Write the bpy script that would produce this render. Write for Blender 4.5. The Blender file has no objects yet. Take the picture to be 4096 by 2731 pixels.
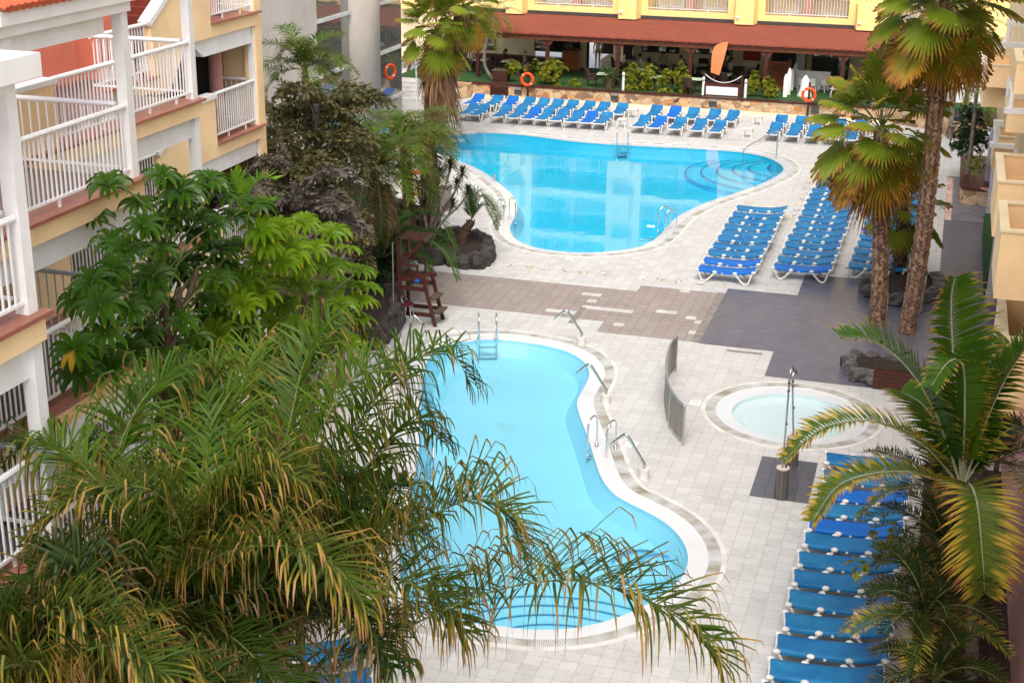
import bpy, math, random
import numpy as np
from mathutils import Vector, Matrix, Euler, noise
from mathutils.geometry import delaunay_2d_cdt
R = math.radians
SC = bpy.context.scene
COL = SC.collection
rng = random.Random(7)

# ------------------------------------------------------------------ camera, sky, sun, exposure
CX, CY, F, H = 2048.0, 1365.5, 5789.95, 14.424
_th, _ro, _yw = R(19.6704), R(.65794), R(16.4452)
_fw = np.array([-math.sin(_yw)*math.cos(_th), math.cos(_yw)*math.cos(_th), -math.sin(_th)])
_r0 = np.array([math.cos(_yw), math.sin(_yw), 0.0]); _u0 = np.cross(_r0, _fw)
_rt = math.cos(_ro)*_r0 + math.sin(_ro)*_u0; _up = -math.sin(_ro)*_r0 + math.cos(_ro)*_u0
cam_d = bpy.data.cameras.new('camera'); cam = bpy.data.objects.new('camera', cam_d); COL.objects.link(cam)
cam.matrix_world = Matrix(((_rt[0], _up[0], -_fw[0], 0), (_rt[1], _up[1], -_fw[1], 0), (_rt[2], _up[2], -_fw[2], H), (0, 0, 0, 1)))
cam_d.sensor_width = 36; cam_d.lens = F/4096*36; cam_d.clip_end = 3000; cam_d.clip_start = .1
SC.camera = cam

SUN_EL, SUN_AZ, SKY_STR, SUN_STR, EXPO = R(54), R(168), .15, .85, .93
w = bpy.data.worlds.new('World'); SC.world = w; w.use_nodes = True
nt = w.node_tree; bg = nt.nodes['Background']
sky = nt.nodes.new('ShaderNodeTexSky'); sky.sky_type = 'NISHITA'; sky.sun_disc = False
sky.sun_elevation = SUN_EL; sky.sun_rotation = SUN_AZ; sky.dust_density = 4; sky.air_density = 1.0; sky.ozone_density = .6
hs = nt.nodes.new('ShaderNodeHueSaturation'); hs.inputs['Saturation'].default_value = .42; hs.inputs['Value'].default_value = 1.0
nt.links.new(sky.outputs[0], hs.inputs['Color']); nt.links.new(hs.outputs[0], bg.inputs[0]); bg.inputs[1].default_value = SKY_STR
sd = bpy.data.lights.new('sun', 'SUN'); sd.energy = SUN_STR; sd.angle = R(30); sd.color = (1, .94, .84)
sun = bpy.data.objects.new('sun', sd); COL.objects.link(sun)
sun.rotation_euler = Vector((-math.sin(SUN_AZ)*math.cos(SUN_EL), -math.cos(SUN_AZ)*math.cos(SUN_EL), -math.sin(SUN_EL))).to_track_quat('-Z', 'Y').to_euler()
SC.view_settings.view_transform = 'Standard'; SC.view_settings.look = 'None'; SC.view_settings.exposure = EXPO; SC.view_settings.gamma = 1
SC.render.engine = 'CYCLES'
cy = SC.cycles
cy.max_bounces = 8; cy.diffuse_bounces = 3; cy.glossy_bounces = 3; cy.transmission_bounces = 4; cy.transparent_max_bounces = 8
cy.caustics_reflective = False; cy.caustics_refractive = False; cy.use_denoising = True

# ------------------------------------------------------------------ surveying: a sight line through the photo meets a known plane
def _ray(x, y): return _fw + _rt*(x-CX)/F + _up*(CY-y)/F
def at(x, y, z=0.0):
    d = _ray(x, y); t = (z-H)/d[2]; return Vector((d[0]*t, d[1]*t, z))
def atY(x, y, Y):
    d = _ray(x, y); t = Y/d[1]; return Vector((d[0]*t, Y, H+d[2]*t))
def atX(x, y, X):
    d = _ray(x, y); t = X/d[0]; return Vector((X, d[1]*t, H+d[2]*t))
def zr(x0, y0, s): return lambda x, y: (x0+x/s, y0+y/s)
P_ = zr(0, 0, 2352/4096); R1 = zr(0, 0, 1.7418); R2 = zr(0, 800, 1.7418); R3 = zr(900, 0, 1.7418); R4 = zr(1900, 0, 2.138)
R5 = zr(1700, 480, 1.47); R5b = zr(2700, 0, 1.685); R6 = zr(1700, 1000, 1.96); R6b = zr(2750, 780, 2.476); R7 = zr(2600, 1000, 1.568)
R8 = zr(2800, 1700, 1.521); RM = zr(1500, 1200, 1.68); RN = zr(1300, 1800, 1.3835); RS = zr(1400, 600, 1.96); RB = zr(3200, 300, 1.568)
def V(*a): return Vector(a)

# ------------------------------------------------------------------ mesh builder
class MB:
    def __init__(s): s.v = []; s.f = []; s.m = []; s.uv = []; s.mi = 0; s.cur = (0.0, 0.0)
    def vert(s, p, uv=None): s.v.append((p[0], p[1], p[2])); s.uv.append(uv or s.cur); return len(s.v)-1
    def face(s, idx): s.f.append(tuple(idx)); s.m.append(s.mi)
    def quad(s, a, b, c, d): s.face([s.vert(p) for p in (a, b, c, d)])
    def poly(s, pts): s.face([s.vert(p) for p in pts])
    def box(s, x0, x1, y0, y1, z0, z1):
        i = len(s.v)
        for z in (z0, z1):
            for x, y in ((x0, y0), (x1, y0), (x1, y1), (x0, y1)): s.vert((x, y, z))
        for q in ((3, 2, 1, 0), (4, 5, 6, 7), (0, 1, 5, 4), (1, 2, 6, 5), (2, 3, 7, 6), (3, 0, 4, 7)): s.face([i+k for k in q])
    def bar(s, a, b, w, h, up=(0, 0, 1)):
        a = Vector(a); b = Vector(b); d = (b-a).normalized(); u = Vector(up)
        if abs(d.dot(u)) > .95: u = Vector((1, 0, 0))
        x = d.cross(u).normalized(); y = x.cross(d).normalized(); i = len(s.v)
        for p in (a, b):
            for sx, sy in ((-1, -1), (1, -1), (1, 1), (-1, 1)): s.vert(p + x*sx*w/2 + y*sy*h/2)
        for q in ((3, 2, 1, 0), (4, 5, 6, 7), (0, 1, 5, 4), (1, 2, 6, 5), (2, 3, 7, 6), (3, 0, 4, 7)): s.face([i+k for k in q])
    def tube(s, path, r, n=8, closed=False, cap=True):
        P = [Vector(p) for p in path]; m = len(P); rr = r if isinstance(r, (list, tuple)) else [r]*m
        i0 = len(s.v); prev = None
        for k in range(m):
            if closed: t = P[(k+1) % m]-P[k-1]
            else: t = P[min(k+1, m-1)]-P[max(k-1, 0)]
            t.normalize()
            if prev is None:
                a = Vector((0, 0, 1)) if abs(t.z) < .9 else Vector((1, 0, 0)); x = t.cross(a).normalized()
            else: x = (prev - t*prev.dot(t)); x = x.normalized() if x.length > 1e-6 else t.orthogonal().normalized()
            prev = x; y = t.cross(x)
            for j in range(n):
                a = 2*math.pi*j/n; s.vert(P[k] + (x*math.cos(a)+y*math.sin(a))*rr[k])
        for k in range(m if closed else m-1):
            for j in range(n):
                a = i0+k*n+j; b = i0+k*n+(j+1) % n; k2 = (k+1) % m; c = i0+k2*n+(j+1) % n; d = i0+k2*n+j
                s.face((a, b, c, d))
        if cap and not closed: s.face([i0+j for j in range(n-1, -1, -1)]); s.face([i0+(m-1)*n+j for j in range(n)])
    def lathe(s, c, prof, n=16):
        i0 = len(s.v)
        for r, z in prof:
            for j in range(n): a = 2*math.pi*j/n; s.vert((c[0]+r*math.cos(a), c[1]+r*math.sin(a), c[2]+z))
        for k in range(len(prof)-1):
            for j in range(n): s.face((i0+k*n+j, i0+k*n+(j+1) % n, i0+(k+1)*n+(j+1) % n, i0+(k+1)*n+j))
        s.face([i0+j for j in range(n-1, -1, -1)]); s.face([i0+(len(prof)-1)*n+j for j in range(n)])
    def prism(s, pts, z0, z1):
        n = len(pts); i = len(s.v)
        for z in (z0, z1):
            for p in pts: s.vert((p[0], p[1], z))
        s.face([i+k for k in range(n-1, -1, -1)]); s.face([i+n+k for k in range(n)])
        for k in range(n): s.face((i+k, i+(k+1) % n, i+n+(k+1) % n, i+n+k))
    def prismX(s, pts, x0, x1):     # polygon in the Y-Z plane, thickened along X
        n = len(pts); i = len(s.v)
        for x in (x0, x1):
            for p in pts: s.vert((x, p[0], p[1]))
        s.face([i+k for k in range(n-1, -1, -1)]); s.face([i+n+k for k in range(n)])
        for k in range(n): s.face((i+k, i+(k+1) % n, i+n+(k+1) % n, i+n+k))
    def ball(s, c, r, n=10, m=7, sc=(1, 1, 1)):
        s.lathe((0, 0, 0), [(max(1e-3, math.sin(math.pi*k/m)), -math.cos(math.pi*k/m)) for k in range(m+1)], n)
        k0 = len(s.v)-n*(m+1)
        for k in range(k0, len(s.v)): p = s.v[k]; s.v[k] = (c[0]+p[0]*r*sc[0], c[1]+p[1]*r*sc[1], c[2]+p[2]*r*sc[2])
    def ring(s, A, B, z, zb=None):   # flat strip between two closed curves of the same count
        n = len(A); i = len(s.v); acc = 0.0
        for k in range(n):
            s.vert((A[k][0], A[k][1], z), (acc, 0)); s.vert((B[k][0], B[k][1], z if zb is None else zb), (acc, 1))
            acc += math.hypot(A[(k+1) % n][0]-A[k][0], A[(k+1) % n][1]-A[k][1])
        for k in range(n):
            a = i+2*k; b = i+2*((k+1) % n); s.face((a, b, b+1, a+1))
    def build(s, name, mats, parent=None, smooth=False, loc=None):
        me = bpy.data.meshes.new(name); me.from_pydata(s.v, [], s.f)
        mats = mats if isinstance(mats, (list, tuple)) else [mats]
        for m in mats: me.materials.append(m)
        if len(mats) > 1: me.polygons.foreach_set('material_index', s.m)
        if any(u != (0.0, 0.0) for u in s.uv):
            L = me.uv_layers.new(name='UVMap'); li = np.empty(len(me.loops), dtype=np.int32); me.loops.foreach_get('vertex_index', li)
            L.data.foreach_set('uv', np.array(s.uv, dtype=np.float32)[li].ravel())
        if smooth: me.polygons.foreach_set('use_smooth', [True]*len(me.polygons))
        me.update()
        o = bpy.data.objects.new(name, me); COL.objects.link(o)
        if parent: o.parent = parent
        if loc is not None: o.location = loc
        return o
def tag(o, label=None, cat=None, group=None, kind=None):
    if label: o['label'] = label
    if cat: o['category'] = cat
    if group: o['group'] = group
    if kind: o['kind'] = kind
    return o
def thing(name, label, cat, loc=(0, 0, 0), rz=0, group=None):
    o = bpy.data.objects.new(name, None); COL.objects.link(o); o.location = loc; o.rotation_euler = (0, 0, rz); o.empty_display_size = .1
    return tag(o, label, cat, group)
def copy_tree(o, parent=None):
    c = o.copy(); COL.objects.link(c)
    if parent: c.parent = parent
    for ch in list(o.children): copy_tree(ch, c)
    return c
def put(proto, first, loc, rz, label, group=None, sc=None):
    o = proto if first else copy_tree(proto)
    o.location = loc; o.rotation_euler = (0, 0, rz); o['label'] = label
    if group: o['group'] = group
    if sc: o.scale = (sc, sc, sc)
    return o
ORD = ['first', 'second', 'third', 'fourth', 'fifth', 'sixth', 'seventh', 'eighth', 'ninth', 'tenth', 'eleventh', 'twelfth', 'thirteenth', 'fourteenth',
       'fifteenth', 'sixteenth', 'seventeenth', 'eighteenth', 'nineteenth', 'twentieth', 'twenty-first', 'twenty-second', 'twenty-third', 'twenty-fourth', 'twenty-fifth', 'twenty-sixth', 'twenty-seventh', 'twenty-eighth']

# ------------------------------------------------------------------ materials
def srgb(r, g, b):
    f = lambda c: (c/255/12.92 if c/255 <= .04045 else ((c/255+.055)/1.055)**2.4)
    return (f(r), f(g), f(b))
def newmat(name):
    m = bpy.data.materials.new(name); m.use_nodes = True; t = m.node_tree
    return m, t, t.nodes['Principled BSDF']
def N(t, typ, **kw):
    n = t.nodes.new(typ)
    for k, v in kw.items():
        if k in n.inputs.keys(): n.inputs[k].default_value = v
        else: setattr(n, k, v)
    return n
def ramp(t, stops, fac):
    n = t.nodes.new('ShaderNodeValToRGB'); e = n.color_ramp.elements
    while len(e) < len(stops): e.new(.5)
    for k, (p, c) in enumerate(stops): e[k].position = p; e[k].color = (c[0], c[1], c[2], 1)
    t.links.new(fac, n.inputs[0]); return n.outputs[0]
def mat(name, c, rough=.6, var=.15, scale=3.0, bump=0.0, bscale=20, spec=.4, metal=0.0, c2=None, streak=0.0):
    m, t, b = newmat(name); b.inputs['Roughness'].default_value = rough; b.inputs['Metallic'].default_value = metal
    b.inputs['Specular IOR Level'].default_value = spec
    tc = N(t, 'ShaderNodeTexCoord'); nz = N(t, 'ShaderNodeTexNoise', Scale=scale, Detail=5.0, Roughness=.6)
    t.links.new(tc.outputs['Object'], nz.inputs['Vector'])
    c2 = c2 or tuple(x*(1-var*1.4) for x in c); c1 = tuple(min(1, x*(1+var*.6)) for x in c)
    col = ramp(t, [(.3, c2), (.68, c1)], nz.outputs[0])
    if streak:      # rain streaks and grime: noise drawn out along Z
        mp = N(t, 'ShaderNodeMapping'); mp.inputs['Scale'].default_value = (1.6, 1.6, .3); t.links.new(tc.outputs['Object'], mp.inputs[0])
        n3 = N(t, 'ShaderNodeTexNoise', Scale=1.4, Detail=6.0, Roughness=.7); t.links.new(mp.outputs[0], n3.inputs['Vector'])
        mx = N(t, 'ShaderNodeMix', data_type='RGBA', blend_type='MULTIPLY'); mx.inputs[0].default_value = 1; t.links.new(col, mx.inputs[6])
        t.links.new(ramp(t, [(.33, (1-streak, 1-streak*1.08, 1-streak*1.25)), (.52, (1, 1, 1))], n3.outputs[0]), mx.inputs[7]); col = mx.outputs[2]
    t.links.new(col, b.inputs['Base Color'])
    if bump:
        n2 = N(t, 'ShaderNodeTexNoise', Scale=bscale, Detail=6.0); t.links.new(tc.outputs['Object'], n2.inputs['Vector'])
        bp = N(t, 'ShaderNodeBump', Strength=bump, Distance=.02); t.links.new(n2.outputs[0], bp.inputs['Height']); t.links.new(bp.outputs[0], b.inputs['Normal'])
    return m
MAT0 = at(*R8(380, 187))
def tile_mat(name, c1, c2, grout, size=.333, rz=0.0, gap=.007, rough=.45, off=(0, 0), stain=.25, bw=None, offset=0.0):
    m, t, b = newmat(name); b.inputs['Roughness'].default_value = rough
    tc = N(t, 'ShaderNodeTexCoord'); mp = N(t, 'ShaderNodeMapping'); mp.inputs['Rotation'].default_value = (0, 0, rz)
    mp.inputs['Location'].default_value = (-(off[0] % size)+size*400, -(off[1] % size)+size*400, 0)
    t.links.new(tc.outputs['Object'], mp.inputs['Vector'])
    br = N(t, 'ShaderNodeTexBrick', offset=offset, squash=1.0); br.inputs['Scale'].default_value = 1.0
    br.inputs['Brick Width'].default_value = bw or size; br.inputs['Row Height'].default_value = size
    br.inputs['Mortar Size'].default_value = gap; br.inputs['Mortar Smooth'].default_value = .1
    br.inputs['Color1'].default_value = (*c1, 1); br.inputs['Color2'].default_value = (*c2, 1); br.inputs['Mortar'].default_value = (*grout, 1)
    t.links.new(mp.outputs[0], br.inputs['Vector'])
    n1 = N(t, 'ShaderNodeTexNoise', Scale=.55, Detail=6.0, Roughness=.7); t.links.new(tc.outputs['Object'], n1.inputs['Vector'])
    n2 = N(t, 'ShaderNodeTexNoise', Scale=7.0, Detail=5.0, Roughness=.7); t.links.new(tc.outputs['Object'], n2.inputs['Vector'])
    a = N(t, 'ShaderNodeMath', operation='ADD'); t.links.new(n1.outputs[0], a.inputs[0]); t.links.new(n2.outputs[0], a.inputs[1])
    rp = ramp(t, [(.62, (1-stain, 1-stain*1.02, 1-stain*1.08)), (1.0, (1.0, 1.0, 1.0))], a.outputs[0])
    mx = N(t, 'ShaderNodeMix', data_type='RGBA', blend_type='MULTIPLY'); mx.inputs[0].default_value = 1
    t.links.new(br.outputs[0], mx.inputs[6]); t.links.new(rp, mx.inputs[7]); t.links.new(mx.outputs[2], b.inputs['Base Color'])
    bp = N(t, 'ShaderNodeBump', Strength=.25, Distance=.004); t.links.new(br.outputs['Fac'], bp.inputs['Height']); bp.invert = True
    t.links.new(bp.outputs[0], b.inputs['Normal'])
    return m
def leaf_mat(name, g1, g2, tip, end, t0=.75, t1=.92, trans=.35, jit=.35, rough=.45):
    """u = a value per leaf, v = along the leaf; the tips dry to yellow and brown"""
    m, t, b = newmat(name); b.inputs['Roughness'].default_value = rough; b.inputs['Specular IOR Level'].default_value = .18
    uv = N(t, 'ShaderNodeUVMap'); sp = N(t, 'ShaderNodeSeparateXYZ'); t.links.new(uv.outputs[0], sp.inputs[0])
    mx = N(t, 'ShaderNodeMix', data_type='RGBA'); mx.inputs[6].default_value = (*g1, 1); mx.inputs[7].default_value = (*g2, 1)
    t.links.new(sp.outputs[0], mx.inputs[0])
    ml = N(t, 'ShaderNodeMath', operation='MULTIPLY'); ml.inputs[1].default_value = 7.31; t.links.new(sp.outputs[0], ml.inputs[0])
    fr = N(t, 'ShaderNodeMath', operation='FRACT'); t.links.new(ml.outputs[0], fr.inputs[0])
    ma = N(t, 'ShaderNodeMath', operation='MULTIPLY_ADD'); ma.inputs[1].default_value = jit; t.links.new(fr.outputs[0], ma.inputs[0])
    sb = N(t, 'ShaderNodeMath', operation='SUBTRACT'); t.links.new(sp.outputs[1], sb.inputs[0]); sb.inputs[1].default_value = jit*.5; t.links.new(sb.outputs[0], ma.inputs[2])
    f1 = ramp(t, [(max(0, t0-.12), (0, 0, 0)), (min(1, t0+.1), (1, 1, 1))], ma.outputs[0]); f2 = ramp(t, [(min(.97, t1-.08), (0, 0, 0)), (min(1, t1+.06), (1, 1, 1))], ma.outputs[0])
    m1 = N(t, 'ShaderNodeMix', data_type='RGBA'); t.links.new(f1, m1.inputs[0]); t.links.new(mx.outputs[2], m1.inputs[6]); m1.inputs[7].default_value = (*tip, 1)
    m2 = N(t, 'ShaderNodeMix', data_type='RGBA'); t.links.new(f2, m2.inputs[0]); t.links.new(m1.outputs[2], m2.inputs[6]); m2.inputs[7].default_value = (*end, 1)
    t.links.new(m2.outputs[2], b.inputs['Base Color'])
    tr = N(t, 'ShaderNodeBsdfTranslucent'); t.links.new(m2.outputs[2], tr.inputs[0])
    ms = N(t, 'ShaderNodeMixShader'); ms.inputs[0].default_value = trans
    t.links.new(b.outputs[0], ms.inputs[1]); t.links.new(tr.outputs[0], ms.inputs[2])
    t.links.new(ms.outputs[0], t.nodes['Material Output'].inputs[0])
    return m
def water_mat(name, tint=(1, 1, 1), bump=.03, scale=1.2, ior=1.33):
    m = bpy.data.materials.new(name); m.use_nodes = True; t = m.node_tree; t.nodes.remove(t.nodes['Principled BSDF'])
    fr = N(t, 'ShaderNodeFresnel'); fr.inputs['IOR'].default_value = ior
    tr = N(t, 'ShaderNodeBsdfTransparent'); tr.inputs[0].default_value = (*tint, 1)
    gl = N(t, 'ShaderNodeBsdfGlossy'); gl.inputs['Roughness'].default_value = .015
    tc = N(t, 'ShaderNodeTexCoord'); nz = N(t, 'ShaderNodeTexNoise', Scale=scale, Detail=2.0); t.links.new(tc.outputs['Object'], nz.inputs['Vector'])
    bp = N(t, 'ShaderNodeBump', Strength=bump, Distance=.05); t.links.new(nz.outputs[0], bp.inputs['Height'])
    t.links.new(bp.outputs[0], gl.inputs['Normal']); t.links.new(bp.outputs[0], fr.inputs['Normal'])
    ms = N(t, 'ShaderNodeMixShader'); t.links.new(fr.outputs[0], ms.inputs[0]); t.links.new(tr.outputs[0], ms.inputs[1]); t.links.new(gl.outputs[0], ms.inputs[2])
    t.links.new(ms.outputs[0], t.nodes['Material Output'].inputs[0]); return m
def stone_mat(name):
    m, t, b = newmat(name); b.inputs['Roughness'].default_value = .8
    tc = N(t, 'ShaderNodeTexCoord'); mp = N(t, 'ShaderNodeMapping'); mp.inputs['Scale'].default_value = (1, 1, 1.5); t.links.new(tc.outputs['Object'], mp.inputs[0])
    nz = N(t, 'ShaderNodeTexNoise', Scale=1.5, Detail=3.0); t.links.new(mp.outputs[0], nz.inputs['Vector'])
    ad = N(t, 'ShaderNodeMix', data_type='RGBA', blend_type='ADD'); ad.inputs[0].default_value = .35; t.links.new(mp.outputs[0], ad.inputs[6]); t.links.new(nz.outputs[1], ad.inputs[7])
    v1 = N(t, 'ShaderNodeTexVoronoi', Scale=2.6); t.links.new(ad.outputs[2], v1.inputs['Vector'])
    v2 = N(t, 'ShaderNodeTexVoronoi', feature='DISTANCE_TO_EDGE', Scale=2.6); t.links.new(ad.outputs[2], v2.inputs['Vector'])
    sp = N(t, 'ShaderNodeSeparateColor'); t.links.new(v1.outputs['Color'], sp.inputs[0])
    c = ramp(t, [(0, srgb(120, 95, 75)), (.25, srgb(178, 140, 104)), (.45, srgb(196, 168, 132)), (.62, srgb(166, 150, 124)), (.8, srgb(205, 178, 140)), (.93, srgb(190, 130, 80)), (1, srgb(95, 60, 55))], sp.outputs[0])
    e = ramp(t, [(.0, srgb(150, 135, 112)), (.035, (1, 1, 1))], v2.outputs['Distance'])
    mx = N(t, 'ShaderNodeMix', data_type='RGBA', blend_type='MULTIPLY'); mx.inputs[0].default_value = 1; t.links.new(c, mx.inputs[6]); t.links.new(e, mx.inputs[7])
    t.links.new(mx.outputs[2], b.inputs['Base Color'])
    bp = N(t, 'ShaderNodeBump', Strength=.5, Distance=.03); t.links.new(v2.outputs['Distance'], bp.inputs['Height']); t.links.new(bp.outputs[0], b.inputs['Normal'])
    return m
def mirror_glass(name, c=(.03, .035, .035), fac=.45):
    m, t, b = newmat(name); b.inputs['Base Color'].default_value = (*c, 1); b.inputs['Roughness'].default_value = .1
    gl = N(t, 'ShaderNodeBsdfGlossy'); gl.inputs['Roughness'].default_value = .02; gl.inputs[0].default_value = (.9, .92, .9, 1)
    tc = N(t, 'ShaderNodeTexCoord'); nz = N(t, 'ShaderNodeTexNoise', Scale=.8, Detail=1.0); t.links.new(tc.outputs['Object'], nz.inputs['Vector'])
    bp = N(t, 'ShaderNodeBump', Strength=.12, Distance=.1); t.links.new(nz.outputs[0], bp.inputs['Height']); t.links.new(bp.outputs[0], gl.inputs['Normal'])
    ms = N(t, 'ShaderNodeMixShader'); ms.inputs[0].default_value = fac; t.links.new(b.outputs[0], ms.inputs[1]); t.links.new(gl.outputs[0], ms.inputs[2])
    t.links.new(ms.outputs[0], t.nodes['Material Output'].inputs[0]); return m
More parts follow.
